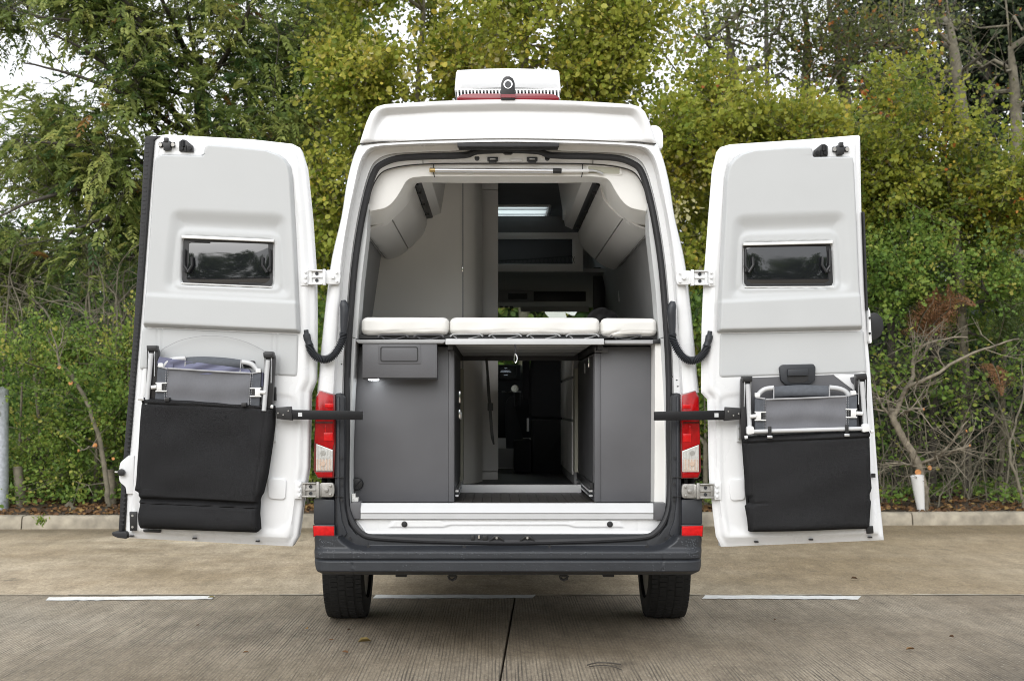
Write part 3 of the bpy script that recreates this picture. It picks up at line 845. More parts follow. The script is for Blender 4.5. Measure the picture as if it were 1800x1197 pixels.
# ---- white sill panel with its stampings, aluminium step edge, tread
SL = [(619, 904), (620, 915), (625, 928), (636, 938), (652, 946)]
SR = [(1786 - x, y) for x, y in SL]
emb = roundpoly([(690, 913), (776, 913), (784, 917), (1000, 917), (1008, 913), (1090, 913), (1098, 928), (1010, 928), (998, 924), (792, 924), (780, 928), (682, 928)], 2)
bay = roundpoly([(636, 908), (1150, 908), (1150, 936), (636, 936)], 10)
def hs_(x, y):
    e = np.minimum(x - 612, 1174 - x)
    return .05 * (1 - np.sqrt(np.clip(1 - (1 - np.clip(e / 40, 0, 1)) ** 2, 0, 1))) - .007 * inside(x, y, emb, 3) + .03 * sst(933, 946, y) * -1 + .002 * np.exp(-((np.abs(x - 893) - 228) / 2) ** 2)
sill = MB().hf(SL, SR, 40, 220, 6.06, hs_, back=.1).build('sill_panel', M['paint'], V, ang=50)
for x in (711, 1072):
    g = MB().pcyl(x, 921, 6.055, .0155, -.008, 20).build('grommet', M['black'], sill, bevel=.003)
    MB().pcyl(x, 921, 6.046, .007, -.003, 16).build('grommet_cap', M['bump2'], g)
step = MB()
step.add([*(W(x, y, D) for x, y, D in [(634, 884, 6.06), (634, 901, 6.035), (634, 903, 6.04), (634, 911.5, 6.04), (634, 912.5, 6.06)])] + [*(W(x, y, D) for x, y, D in [(1148.5, 884.5, 6.06), (1148.5, 901, 6.035), (1148.5, 903, 6.04), (1148.5, 912, 6.04), (1148.5, 913, 6.06)])],
         [(i, i + 1, 6 + i, 5 + i) for i in range(4)])
step.box(WX(634, 6.06), WX(1148.5, 6.06), .06, .10, WZ(912, 6.06), WZ(884, 6.06) - .001)
step.build('step_edge', M['alu_white'], V, ang=20)
MB().prism([(615, 884), (634, 882), (634, 912), (617, 912)], 6.045, .1).build('step_end', M['cab'], V, bevel=.002)
MB().prism([(1148.8, 884), (1170, 884), (1168, 913), (1148.8, 913)], 6.045, .1).build('step_end', M['cab'], V, bevel=.002)
tl = [(646, 940.5), (642, 945), (650, 951)]; tr = [(1136, 938), (1142, 944), (1136, 951)]
def htr(x, y): return -.03 * sst(940, 950, y) + .0025 * (np.sin(x / 1.3) > .3) * (np.abs(y - 944.5) < 3)
MB().hf(tl, tr, 12, 260, 6.035, htr, back=.06).build('step_tread', M['bump'], V, ang=40)
for x, k in ((841, 0), (873, 1), (927, 1)):
    s = MB()
    if k == 0:
        s.pbox(828, 941, 834, 950, 5.99, .03).pbox(849, 941, 857, 950, 5.99, .03).pbox(834, 946, 849, 950, 5.995, .03)
        so = s.build('latch_keeper', M['black'], V, bevel=.002)
        MB().ptube([(842, 940.5), (842, 946)], 5.985, .006, 8).build('keeper_bolt', M['chrome'], so)
    else:
        s.prism([(x - 14, 950), (x - 4, 942), (x + 4, 942), (x + 14, 950), (x + 10, 950), (x + 3, 945), (x - 3, 945), (x - 10, 950)], 5.985, .03)
        so = s.build('latch_keeper', M['black'], V, bevel=.002)
        MB().pcyl(x, 945, 5.98, .006, -.008, 10).build('keeper_bolt', M['steel'], so)

# ---- tail lights
def tail(f, outline, white, rows):
    t = MB().prism(outline, 5.985, .12).build('tail_light', M['red_dark'], V, bevel=.006)
    cx = sum(p[0] for p in outline) / len(outline); cy = sum(p[1] for p in outline) / len(outline)
    inner = [(cx + (x - cx) * .86, cy + (y - cy) * .975) for x, y in outline]
    # red field above the clear pane, red foot below it
    wy0 = min(p[1] for p in white)
    (a, b, c, d) = white
    rl = [p for p in inner if p[1] < 760] + []
    xs0, xs1 = min(p[0] for p in inner), max(p[0] for p in inner)
    top = sorted([p for p in inner if p[1] < 705], key=lambda p: p[0])
    red = top + [(xs1, 780), (b[0] + (1 if f else 0), b[1] - 2), (a[0] - (0 if f else 1), a[1] - 2), (xs0, 778)]
    MB().prism(red, 5.979, .02).build('red_lens', M['red'], t, bevel=.004)
    bot = sorted([p for p in inner if p[1] > 820], key=lambda p: p[0])
    foot = [(min(p[0] for p in bot), 829.5), (max(p[0] for p in bot), 829.5)] + sorted([p for p in bot if p[1] > 832], key=lambda p: -p[0])
    MB().prism(foot, 5.979, .02).build('red_lens', M['red'], t, bevel=.003)
    MB().prism([(x + (cx - x) * -.04, y + (1.2 if y > 800 else -1.2)) for x, y in white], 5.977, .02).build('pane_rim', M['wplastic'], t, bevel=.001)
    my = 806
    def lerpx(p, q, y): return p[0] + (q[0] - p[0]) * (y - p[1]) / (q[1] - p[1])
    up = [a, b, (lerpx(b, c, my), my - .7), (lerpx(a, d, my), my - .7)]
    dn = [(lerpx(a, d, my), my + .9), (lerpx(b, c, my), my + .9), c, d]
    MB().prism(up, 5.974, .02).build('reversing_lens', M['lens_clear'], t)
    MB().prism(dn, 5.974, .02).build('indicator_lens', M['lens_amber'], t)
    rib = MB()
    x0, x1 = min(p[0] for p in white) + 1, max(p[0] for p in white) - 1
    for i in range(11):
        x = x0 + (x1 - x0) * i / 10
        tt = (x - a[0]) / (b[0] - a[0]); ytop = a[1] + (b[1] - a[1]) * min(max(tt, 0), 1) + 1
        rib.ptube([(x, ytop), (x, 826)], 5.973, .0016, 6)
    rib.build('lens_rib', M['lens_clear'], t)
    MB().pcyl(cx, 796, 5.973, .012, -.004, 16).build('bulb', M['steel'], t)
    MB().pcyl(cx, 815, 5.973, .012, -.004, 16).build('bulb', M['lens_amber'], t)
    for k, (x0, y0, x1, y1) in enumerate(rows):
        MB().pbox(x0, y0, x1, y1, 5.9755, .01).build('reflector_block', M['red_bright'], t, bevel=.002)
    MB().pbox(xs0 + 2, 740.5, xs1 - 2, 744, 5.977, .01).build('lens_band', M['red_dark'], t)
tail(0, [(560.5, 685), (589, 693), (590, 780), (587, 840.5), (558, 840.5), (550.7, 826.5), (552, 770), (554.5, 698)],
     [(556.7, 781.4), (584, 792), (583.8, 826.5), (556, 826.5)], [(571, 709, 586, 716), (569, 760, 585, 775), (571, 747, 573, 760)])
tail(1, [(1223, 686), (1229.5, 698), (1231, 770), (1233, 828), (1228, 840.5), (1197, 841.5), (1196, 780), (1196, 693)],
     [(1200, 794), (1227.7, 783), (1228, 828), (1200.6, 828)], [(1200, 711, 1214, 718), (1201, 762, 1215, 777), (1212, 748, 1214, 762)])

# ---- wheels
def wheel(cx, D):
    w = MB()
    R_ = .359
    pr = [(-.118, .24), (-.122, .29), (-.116, .335), (-.10, .352), (-.06, R_), (.06, R_), (.10, .352), (.116, .335), (.122, .29), (.118, .24)]
    nseg = 56
    lo = []
    for k in range(nseg):
        a = 2 * math.pi * k / nseg
        lo.append([Vector((cx + x, D - D0 + r * math.sin(a), R_ + r * math.cos(a) - .001)) for x, r in pr])
    lo.append(lo[0])
    w.loft(lo)
    for gx in (-.07, -.024, .024, .07):
        pass
    t = w.build('wheel', M['tyre'], V, ang=60)
    rim = MB().cyl((cx - .10, D - D0, R_), (1, 0, 0), .24, .20, 28).build('rim', M['steel'], t)
    # tread blocks stand proud between four grooves
    tb = MB()
    for k in range(72):
        a0, a1 = 2 * math.pi * k / 72, 2 * math.pi * (k + .82) / 72
        for x0, x1, sk in ((-.112, -.076, .5), (-.066, -.028, 0), (-.018, .018, .3), (.028, .066, 0), (.076, .112, .5)):
            q = []
            for rr in (R_ - .006, R_ + .004 - (.006 if abs(x0 + x1) > .15 else 0)):
                for aa, xx in ((a0, x0), (a1, x0), (a1, x1), (a0, x1)):
                    aa += sk * 2 * math.pi / 72
                    q.append((cx + xx, D - D0 + rr * math.sin(aa), R_ + rr * math.cos(aa)))
            tb.add(q, [(4, 5, 6, 7), (0, 1, 5, 4), (1, 2, 6, 5), (2, 3, 7, 6), (3, 0, 4, 7)])
    tb.build('tread_blocks', M['tyre'], t, smooth=False)
xo, xi = WX(567, 6.9), WX(1212, 6.9)
for D in (7.2, 10.9):
    wheel(xo + .118, D); wheel(mx(xo + .118), D)
# inner wheel arches
MB().box(xo + .02, xo + .3, .62, 1.75, .76, .80).box(mx(xo + .3), mx(xo + .02), .62, 1.75, .76, .80).build('wheel_arch', M['bump2'], V)

# ---- door hinges
def hinge(bx, by, flip, mat, low):
    s = -1 if flip else 1
    X = lambda d: bx + s * d
    # bx,by : centre of the plate on the pillar; arm runs outwards to the door
    D = 5.965
    h = MB().prism(roundpoly([(X(-13), by - 12.5), (X(11), by - 12.5), (X(13), by), (X(11), by + 12.5), (X(-13), by + 12.5)], 4), D, .03).build('door_hinge', mat, V, bevel=.003)
    b = MB()
    for dx, dy, r in ((-1, 0, .0105), (6, -7.5, .006), (6, 7.5, .006)): b.pcyl(X(dx), by + dy, D - .001, r, -.012, 12)
    b.build('bolt', mat, h, bevel=.002)
    a = MB().prism([(X(-9), by - 11), (X(-46), by - 13), (X(-46), by + 13), (X(-9), by + 11)], D - .002, .012)
    a.pbox(min(X(-14), X(-19)), by - 14, max(X(-14), X(-19)), by + 14, D - .018, .03)
    a.pbox(min(X(-38), X(-42)), by - 12, max(X(-38), X(-42)), by + 12, D - .012, .02)
    a.pbox(min(X(-20), X(-44)), by - 13, max(X(-20), X(-44)), by - 10.5, D - .02, .03).pbox(min(X(-20), X(-44)), by + 10.5, max(X(-20), X(-44)), by + 13, D - .02, .03)
    a.pbox(min(X(-20), X(-40)), by - 1.2, max(X(-20), X(-40)), by + 1.2, D - .012, .02)
    a.build('hinge_arm', mat, h, bevel=.002)
    d = MB().pcyl(X(-29), by - 6, D - .004, .0085, -.004, 14).pcyl(X(-29), by + 6, D - .004, .0085, -.004, 14)
    d.build('hinge_hole', M['bump2'], h)
    p = MB().pbox(min(X(-45), X(-57)), by - 15, max(X(-45), X(-57)), by + 15, D - .01, .025)
    for dy in (-9, 0, 9): p.pcyl(X(-49), by + dy, D - .012, .008, -.012, 10)
    p.build('door_plate', mat if not low else M['paint'], h, bevel=.003)
hinge(586, 487, False, M['paint'], False)
hinge(1201, 488, True, M['paint'], False)
hinge(575, 861, False, M['steel'], True)
hinge(1211, 863, True, M['steel'], True)

# ---- door stays and cable conduits
def stay(f):
    s = MB().prism(f([(505, 720), (637, 722.5), (637, 738), (505, 737)]), 5.895, .022).build('door_stay', M['steel_black'], V, bevel=.003)
    MB().prism(f([(484, 716), (512, 714), (514, 739), (486, 736)]), 5.89, .03).build('stay_bracket', M['black'], s, bevel=.004)
    MB().prism(f([(524, 725), (531, 725), (531, 732), (524, 732)]), 5.893, .01).build('stay_window', M['trimgrey'], s)
    b = MB()
    for x, y in f([(489, 726), (498, 729), (507, 722)]): b.pcyl(x, y, 5.889, .004, -.005, 8)
    b.build('rivet', M['steel'], s)
stay(lambda p: p); stay(lambda p: [(1786 - x + 1, y + 1) for x, y in p])
def conduit(f):
    boot = smoothpath(f([(603, 528), (606, 545), (605, 565), (604, 585)]), 5)
    rr = list(np.interp(np.linspace(0, 1, len(boot)), [0, .15, .4, 1], [.012, .023, .024, .016]))
    c = MB().tube([W(x, y, 5.965) for x, y in boot], rr, 12).build('cable_conduit', M['bump'], V)
    hose = smoothpath(f([(604, 584), (602, 597), (594, 614), (583, 627), (570, 632), (556, 627), (547, 616), (543, 604)]), 16)
    mb = MB()
    rs = [.0190 + (.0025 if k % 3 else -.0045) for k in range(len(hose))]
    mb.tube([W(x, y, 5.955) for x, y in hose], rs, 12)
    mb.build('corrugated_hose', M['bump'], c, ang=15)
    e = smoothpath(f([(544, 606), (540, 594), (538, 580)]), 5)
    MB().tube([W(x, y, 5.945) for x, y in e], [.017] * 4 + [.019] * 4 + [.012] * (len(e) - 8), 12).build('conduit_boot', M['bump'], c)
conduit(lambda p: p); conduit(lambda p: [(1786 - x, y + 2) for x, y in p])
# ================================================================== inside the van
FZ = .776                                                # floor height
def wbox(name, mat, x0, x1, Da, Db, z0, z1, parent=None, bevel=0.004, **k):
    return MB().box(x0, x1, Da - D0, Db - D0, z0, z1).build(name, mat, parent or V, bevel=bevel, **k)
wbox('floor_pan', M['cab_dark'], VC - .90, VC + .90, 6.12, 9.9, .56, FZ - .012, bevel=0)
fl = wbox('floor', M['cab_dark'], VC - .88, VC + .88, 6.95, 8.9, FZ - .011, FZ)
p0 = None
for i in range(15):
    xx = -.225 + i * .0505
    if p0 is None:
        p0 = MB().box(0, .0485, 6.10 - D0, 6.94 - D0, FZ - .011, FZ).build('plank', M['tread'], fl, bevel=.0015, seg=1)
        o = p0
    else:
        o = p0.copy(); COL.objects.link(o)
    o.location = (xx, 0, random.uniform(-.0006, .0006))
# side linings
CEIL = 2.85
wl_ = [(-.55, CEIL), (-.655, 2.66), (-.70, 2.50), (-.751, 2.273), (-.812, 1.85), (-.85, 1.60), (-.865, .76)]
def wall(f, D1, name, mat):
    prof = [(f(x), z) for x, z in wl_]
    th = [(f(x - .02), z) for x, z in wl_]
    m = len(prof)
    MB().xprism(prof + th[::-1], .16, D1 - D0).build(name, mat, V)
wall(lambda x: x, 7.75, 'side_lining', M['greywall'])
wall(lambda x: mx(x), 9.9, 'side_lining', M['greywall'])
# ceiling with the roof light shaft
cb = MB()
for x0, x1, Da, Db in ((VC - .60, VC + .60, 6.5, 9.18), (VC - .60, VC - .35, 9.18, 9.79), (VC + .35, VC + .60, 9.18, 9.79), (VC - .60, VC + .60, 9.79, 10.3)):
    cb.box(x0, x1, Da - D0, Db - D0, CEIL, CEIL + .02)
cb.build('ceiling_lining', M['ceiling'], V)
sh = MB()
for x0, x1, Da, Db in ((VC - .36, VC + .36, 9.16, 9.18), (VC - .36, VC + .36, 9.79, 9.81), (VC - .37, VC - .35, 9.18, 9.79), (VC + .35, VC + .37, 9.18, 9.79)):
    sh.box(x0, x1, Da - D0, Db - D0, CEIL - .015, 2.985)
rl = sh.build('roof_light_frame', M['wplastic'], V)
MB().box(VC - .345, VC + .345, 3.185, 3.785, CEIL + .006, CEIL + .012).build('roof_light_pane', M['frost'], rl)
for yy in (3.35, 3.6): MB().box(VC - .35, VC + .35, yy, yy + .012, CEIL - .008, CEIL + .004).build('blind_rail', M['alu'], rl)

# ---- overhead lockers
def locker(f, far):
    D1 = 6.45
    a = [WX(729.7, 6.5), WZ(324, 6.5)]
    curve = [(728.5, 327), (727, 338), (722, 353), (714, 364), (706, 372), (698, 380), (690.5, 386)]
    low_ = [(689, 388), (676, 398), (662, 405), (646, 408), (633, 399)]
    c1 = [(WX(x, 6.5), WZ(y, 6.5)) for x, y in smoothpath(curve, 4)]
    c2 = [(WX(x, 6.5), WZ(y, 6.5)) for x, y in smoothpath(low_, 4)]
    def ext(pts, name, mat, D0_, D1_, th, par=V):
        pr = [(f(x), z) for x, z in pts]
        cx = sum(x for x, z in pts) / len(pts); cz = sum(z for x, z in pts) / len(pts)
        inn = [(f(x - th), z + th * .6) for x, z in pts]
        return MB().xprism(pr + inn[::-1], D0_ - D0, D1_ - D0).build(name, mat, par, ang=30)
    core = [(f(x), z) for x, z in [(WX(764, 6.5), 2.80), (WX(740, 6.5), WZ(322, 6.5))] + [(x - .016, z + .006) for x, z in c1 + c2[:-4]] + [(-.742, 2.31), (-.69, 2.50), (-.64, 2.66), (-.56, 2.80)]]
    b = MB().xprism(core, D1 - D0, far - .004 - D0).build('overhead_locker', M['cab_dark'], V)
    ext(c1, 'locker_door', M['locker'], D1 + .02, far, .016, b)
    ext(c2, 'locker_base', M['locker'], D1 - .05, far, .012, b)
    ext([(WX(772, 6.5), CEIL - .01), (WX(757, 6.5), WZ(312, 6.5)), (WX(735, 6.5), WZ(322, 6.5))], 'locker_top', M['locker'], D1 + .02, far, .012, b)
    hx = WX(732.5, 6.5); hz = WZ(323, 6.5)
    MB().xprism([(f(hx), hz + .012), (f(hx + .012), hz - .008), (f(hx - .004), hz - .016), (f(hx - .02), hz)], D1 - D0 + .03, far - D0 - .1).build('hinge_strip', M['black'], b)
    for D in np.linspace(D1 + .25, far - .25, 3):
        MB().box(f(hx) - .012, f(hx) + .012, D - D0, D - D0 + .03, hz - .02, hz + .03).build('locker_catch', M['black'], b, bevel=.003)
    # closing end cheek against the arch
    pr = [(f(x), z) for x, z in [(WX(768, 6.5), 2.70), (WX(735, 6.5), WZ(322, 6.5))] + c1 + c2[:-4] + [(-.745, 2.30), (-.70, 2.48), (-.64, 2.70)]]
    MB().xprism(pr, D1 + .012, D1 + .019).build('locker_cheek', M['fascia'], b)
    MB().xprism(pr, far - .012, far - .005).build('locker_cheek', M['beige'], b)
locker(lambda x: x, 7.7)
locker(lambda x: mx(x), 8.25)
MB().box(WX(988, 8.3), WX(1003, 8.3), 2.0, 2.25, WZ(390, 8.3), WZ(352, 8.3)).build('reading_light', M['wplastic'], V, bevel=.01)

# ---- washroom walls left of the aisle
xa, xb, xc = WX(813, 7.7), WX(848, 8.0), WX(875.5, 8.15)
MB().box(-.86, xa, 1.7, 1.74, FZ, CEIL).build('washroom_wall', M['beige'], V)
cv = [(xa - .004, 7.70), (xa + .012, 7.705), (xa + .05, 7.74), (xa + .085, 7.80), (xb - .01, 7.95), (xb, 8.0)]
cv = smoothpath(cv, 5)
lo0 = [Vector((x, D - D0, FZ)) for x, D in cv]; lo1 = [Vector((x, D - D0, CEIL)) for x, D in cv]
MB().loft([lo0, lo1]).build('washroom_corner', M['beige'], V, ang=60)
cd = MB().box(xb - .006, xc, 2.15, 2.9, FZ + .06, WZ(334, 8.15)).build('wardrobe_door', M['locker'], V, bevel=.004)
MB().box(xb - .006, xc, 2.16, 2.9, WZ(333, 8.15), CEIL).build('wardrobe_top', M['locker'], V, bevel=.003)
MB().box(xb - .006, xc - .002, 2.155, 2.9, FZ, FZ + .055).build('wardrobe_plinth', M['locker'], V, bevel=.003)
MB().box(xb - .02, xb - .006, 1.97, 2.9, FZ, CEIL).build('wardrobe_edge', M['greywall'], V)
MB().box(xa - .001, xa + .006, 1.690, 1.70, FZ, CEIL).build('wall_edge', M['greywall'], V)
MB().box(xa - .004, xa + .004, 1.685, 1.70, WZ(478, 7.7), WZ(467, 7.7)).build('latch', M['chrome'], V, bevel=.001)

# ---- cab seen through the aisle
mb = MB()
fr = [(850, 409), (1004, 409), (1012, 420), (1014, 470), (1006, 477), (850, 477)]
ho = roundpoly([(850, 420), (1006, 420), (1006, 463.5), (850, 463.5)], 5)
oc = MB().pbox(780, 409, 1025, 419.5, 9.3, .04).pbox(780, 464, 1025, 477, 9.3, .04).pbox(1006.5, 419.5, 1025, 464, 9.3, .04).build('overcab_frame', M['fascia'], V, bevel=.004)
MB().box(-.7, .66, 4.2, 4.22, 2.3, CEIL).build('overcab_back', M['cab_dark'], oc)
MB().pbox(780, 380, 1025, 408.7, 9.3, .03).build('overcab_header', M['ceiling'], oc)
MB().box(-.7, .66, 3.32, 4.22, WZ(466, 9.3) - .02, WZ(466, 9.3)).build('overcab_floor', M['greywall'], oc)
net = MB()
for i in range(18):
    t = i / 17
    x = 880 + 126 * t
    net.ptube([(x, 457 - 6 * t), (x + 4, 463)], 9.29, .0022, 3).ptube([(x + 4, 457 - 6 * t), (x, 463)], 9.29, .0022, 3)
net.ptube([(876, 458), (930, 456), (1006, 450)], 9.285, .004, 5)
net.build('storage_net', M['black'], oc)
hl = [(VC - .85, 9.33, WZ(478, 9.3)), (VC + .85, 9.33, WZ(478, 9.3)), (VC + .85, 10.2, 2.30), (VC + .85, 10.95, 2.20), (VC - .85, 10.95, 2.20), (VC - .85, 10.2, 2.30)]
v = [(x, D - D0, z) for x, D, z in hl]
MB().add(v + [(x, y, z + .03) for x, y, z in v], [(0, 1, 2, 5), (5, 2, 3, 4), (6, 11, 8, 7), (11, 10, 9, 8), (0, 6, 7, 1), (1, 7, 8, 2), (2, 8, 9, 3), (3, 9, 10, 4), (4, 10, 11, 5), (5, 11, 6, 0)]).build('headliner', M['greywall'], V)
MB().pbox(938, 511, 1030, 530, 10.3, .02).build('sun_visor', M['black'], V, bevel=.006)
MB().pbox(915, 538, 1035, 548, 10.6, .02).build('sun_visor', M['greywall'], V, bevel=.006)
oc2 = MB().pbox(876, 511, 938, 531, 10.25, .04).build('overhead_console', M['greywall'], V, bevel=.006)
MB().pbox(893, 516, 927, 526, 10.24, .02).build('console_tray', M['black'], oc2)
for i in range(3): MB().pbox(878 + i * 9, 538, 884 + i * 9, 541, 10.4, .02).build('console_button', M['black'], oc2)
MB().pbox(1043, 470, 1064, 560, 9.5, .06).build('door_pillar', M['black'], V, bevel=.01)
MB().pbox(1066, 478, 1088, 560, 9.6, .03).build('pillar_lining', M['trimgrey'], V, bevel=.005)
MB().pbox(1087, 484, 1091, 530, 8.6, .02).build('blind_handle', M['wplastic'], V, bevel=.003)
# dashboard
dv = [(VC - .9, 10.75), (VC + .9, 10.75)]
dp = [(10.55, 1.0), (10.5, 1.30), (10.55, 1.58), (10.7, 1.66), (11.3, 1.64), (11.4, 1.0)]
mb = MB()
m = len(dp)
vs = [(VC - .88, D - D0, z) for D, z in dp] + [(VC + .88, D - D0, z) for D, z in dp]
mb.add(vs, [(i, (i + 1) % m, m + (i + 1) % m, m + i) for i in range(m)] + [tuple(range(m)), tuple(range(2 * m - 1, m - 1, -1))])
da = mb.build('dashboard', M['dash'], V, bevel=.02)
MB().pbox(876, 641, 915, 668, 10.52, .04).build('radio', M['dash'], da, bevel=.005)
MB().pbox(879, 644, 907, 664, 10.515, .01).build('radio_screen', M['screen'], da)
mb = MB()
for x0, x1, y in ((881, 896, 651.2), (880, 898, 653.0), (887, 891, 646.6), (886, 892, 658.5)):
    x = x0
    while x < x1:
        mb.pbox(x, y, x + 1.0, y + .9, 10.513, .002); x += 1.7
mb.build('screen_text', M['screen_text'], da, smooth=False)
for x in (892, 905): MB().pcyl(x, 683, 10.5, .032, -.02, 18).build('heater_knob', M['chrome'] if x == 905 else M['dash'], da)
MB().pbox(882, 687, 916, 690, 10.49, .02).build('dash_trim', M['greywall'], da, bevel=.003)
co = MB().prism(smoothpath([(888, 712), (896, 698), (920, 696), (930, 702), (924, 716), (905, 715)], 3) + [(924, 790), (890, 790)], 10.2, .3).build('centre_console', M['dash'], V, bevel=.02)
MB().ptube([(909, 715, 10.15), (909, 690, 10.15)], 10.15, .028, 10).build('gear_lever', M['black'], co)
MB().box(VC - .9, VC + .9, 2.9, 5.2, .55, .62).build('cab_floor', M['greywall'], V)
MB().box(VC - .9, VC + .9, 2.88, 2.92, .55, FZ).build('cab_step', M['cab_dark'], V)
# driver seat
s0 = MB().prism(roundpoly([(931, 652), (937, 612), (1000, 612), (1012, 660), (1012, 735), (931, 735)], 12), 9.15, .16).build('seat_back', M['seat'], V, bevel=.03, seg=3)
MB().prism(roundpoly([(936, 738), (1004, 738), (1004, 838), (936, 838)], 4), 9.12, .5).build('seat_base', M['seat'], V, bevel=.02)
MB().prism(roundpoly([(918, 600), (932, 600), (930, 702), (919, 702)], 3), 9.2, .07).build('seat_armrest', M['seat'], V, bevel=.012)
MB().prism(roundpoly([(904, 775), (934, 772), (934, 830), (904, 830)], 4), 9.1, .4).build('seat_box', M['seat'], V, bevel=.02)
MB().pbox(926, 735, 930, 758, 9.1, .02).build('belt_buckle', M['trimgrey'], V, bevel=.003)
MB().pbox(876, 788, 904, 822, 9.7, .02).build('footwell_panel', M['greywall'], V)
# kitchen block
kx = .506
kb_ = MB().box(kx, .82, 1.62, 3.05, FZ, 1.72).build('kitchen_unit', M['greywall'], V, bevel=.003)
for z0, z1 in ((1.48, 1.70), (1.20, 1.47), (.84, 1.19)):
    for Da, Db in ((7.66, 8.3), (8.32, 9.0)):
        d_ = MB().box(kx - .012, kx - .001, Da - D0, Db - D0, z0, z1 - .008).build('drawer_front', M['locker'], kb_, bevel=.002)
MB().box(kx - .02, kx - .012, 1.95, 2.0, 1.60, 1.64).build('drawer_latch', M['chrome'], kb_)

# ---- rear cabinets under the bed
lx = WX(798, 6.25); rx = WX(1045, 6.25)
lc = MB().box(-.852, lx - .028, .25, 1.25, FZ, 1.598).build('left_cabinet', M['cab'], V, bevel=.002)
MB().box(lx - .027, lx, .247, 1.25, FZ, 1.58).build('cabinet_edge', M['cab'], lc, bevel=.002)
MB().box(lx, lx + .004, .27, 1.25, FZ + .08, 1.56).build('cabinet_door', M['cab_dark'], lc)
rc_ = MB().box(rx + .034, .90, .25, 1.45, FZ, 1.598).build('right_cabinet', M['cab'], V, bevel=.002)
MB().box(rx, rx + .033, .247, 1.45, FZ, 1.565).build('cabinet_edge', M['cab'], rc_, bevel=.002)
MB().box(rx, rx + .07, .235, .30, 1.568, 1.596).build('cabinet_notch', M['cab'], rc_, bevel=.002)
MB().box(rx - .005, rx, .27, 1.44, FZ + .10, 1.55).build('cabinet_door', M['cab_dark'], rc_)
for a, b in ((.52, 1.50), (.82, 1.475)):
    MB().box(rx - .012, rx - .003, a, a + .03, b, b + .055).build('door_latch', M['chrome'] if a < .6 else M['greywall'], rc_, bevel=.002)
for D, py, hh, mt in ((6.92, 708, .07, 'chrome'), (6.9, 735, .05, 'chrome'), (7.15, 737, .045, 'alu')):
    MB().box(lx - .001, lx + .014, D - D0, D - D0 + .02, WZ(py, D), WZ(py, D) + hh).build('door_latch', M[mt], lc, bevel=.003)
bd_ = WX(1009.5, 7.5)
MB().box(bd_, bd_ + .027, 1.46, 1.60, WZ(829, 7.5), WZ(648, 7.5)).build('board_edge', M['edge'], V)
MB().box(WX(805, 7.4), WX(814, 7.4), 1.40, 1.55, WZ(845, 7.4), WZ(648, 7.4)).build('board_edge', M['edge'], V)
# beam and runners on the floor
MB().box(WX(803, 6.95), WX(1022, 6.95), .95, 1.0, FZ - .003, WZ(852, 6.95)).build('floor_beam', M['alu_white'], V, bevel=.003)
for zz in (.80, .825):
    MB().box(rx - .024, rx - .006, .3, 1.3, zz, zz + .010).build('runner', M['alu'], V)
    MB().box(lx + .006, lx + .022, .3, 1.0, zz, zz + .010).build('runner', M['alu'], V)
MB().box(rx - .02, rx - .005, .3, 1.3, .84, .875).build('runner', M['black'], V)

# ---- box with service panel and small lamp
sb = MB().prism([(637, 603), (768, 603), (768, 664), (637, 664)], 6.12, .13).build('service_box', M['cab'], V, bevel=.003)
MB().prism(roundpoly([(665, 606), (740, 606), (740, 640), (665, 640)], 3), 6.117, .02).build('service_panel', M['cab'], sb, bevel=.003)
MB().prism(roundpoly([(668.5, 609.5), (735, 609.5), (735, 636), (668.5, 636)], 4), 6.1155, .01).build('panel_groove', M['black'], sb)
MB().prism(roundpoly([(670.5, 611.5), (733, 611.5), (733, 634), (670.5, 634)], 3), 6.1145, .01).build('panel_lid', M['cab'], sb, bevel=.002)
MB().cyl(W(657, 664.5, 6.17), (0, 0, -1), .027, .012, 20).build('lamp_lens', M['led'], sb, bevel=.003)
MB().pbox(637, 664.2, 768, 666, 6.125, .12).build('box_base', M['black'], sb)
# round vent
vt = MB().pcyl(628, 850, 6.245, .034, -.022, 28, .030).build('round_vent', M['black'], V, bevel=.003)
MB().pcyl(628, 850, 6.228, .024, -.004, 24).build('vent_flap', M['bump2'], vt)
MB().tube([W(622, 856, 6.221), W(634, 844, 6.221)], .0025, 6).build('vent_rib', M['black'], vt)
# strap hanging in the aisle
sp = smoothpath([(855, 630), (857, 655), (859, 690), (861, 712), (863, 740), (865, 765), (868, 781)], 6)
st_ = MB().tube([W(x, y, 7.55) for x, y in sp], [.012] * 8 + [.014] * (len(sp) - 12) + [.011, .010, .009, .008], 4).build('hanging_strap', M['black'], V)
MB().pbox(857, 708, 867, 722, 7.53, .03).build('strap_buckle', M['black'], st_, bevel=.004)

# ---- the bed
bed = MB().prism([(783, 595.5), (1062, 595.5), (1062, 605.5), (783, 605.5)], 6.09, .05).build('bed_frame', M['alu_white'], V, bevel=.003)
uz = WZ(604, 6.1)
x0, x1 = WX(800, 6.2), WX(1040, 6.2)
s0 = None
for i in range(8):
    if s0 is None:
        s0 = MB().box(x0, x1, .14, .265, uz - .001, uz + .022).build('slat', M['trimgrey'], bed, bevel=.004); o = s0
    else:
        o = s0.copy(); COL.objects.link(o); o['_'] = 0; del o['_']
    o.location = (0, i * .187, 0)
for xx in (WX(787, 6.15), WX(1050, 6.15)):
    MB().box(xx, xx + .03, .14, 1.65, uz - .03, uz + .03).build('side_rail', M['black'], bed, bevel=.003)
MB().box(x0 - .03, x1 + .05, 1.60, 1.66, uz - .028, uz + .03).build('back_rail', M['cab_dark'], bed, bevel=.003)
MB().box(WX(600, 6.3), x0, .16, 1.6, uz + .03, uz + .05).box(x1, WX(1170, 6.3), .16, 1.6, uz + .03, uz + .05).box(x0, x1, .14, 1.6, uz + .024, uz + .04).build('bed_board', M['black'], bed)
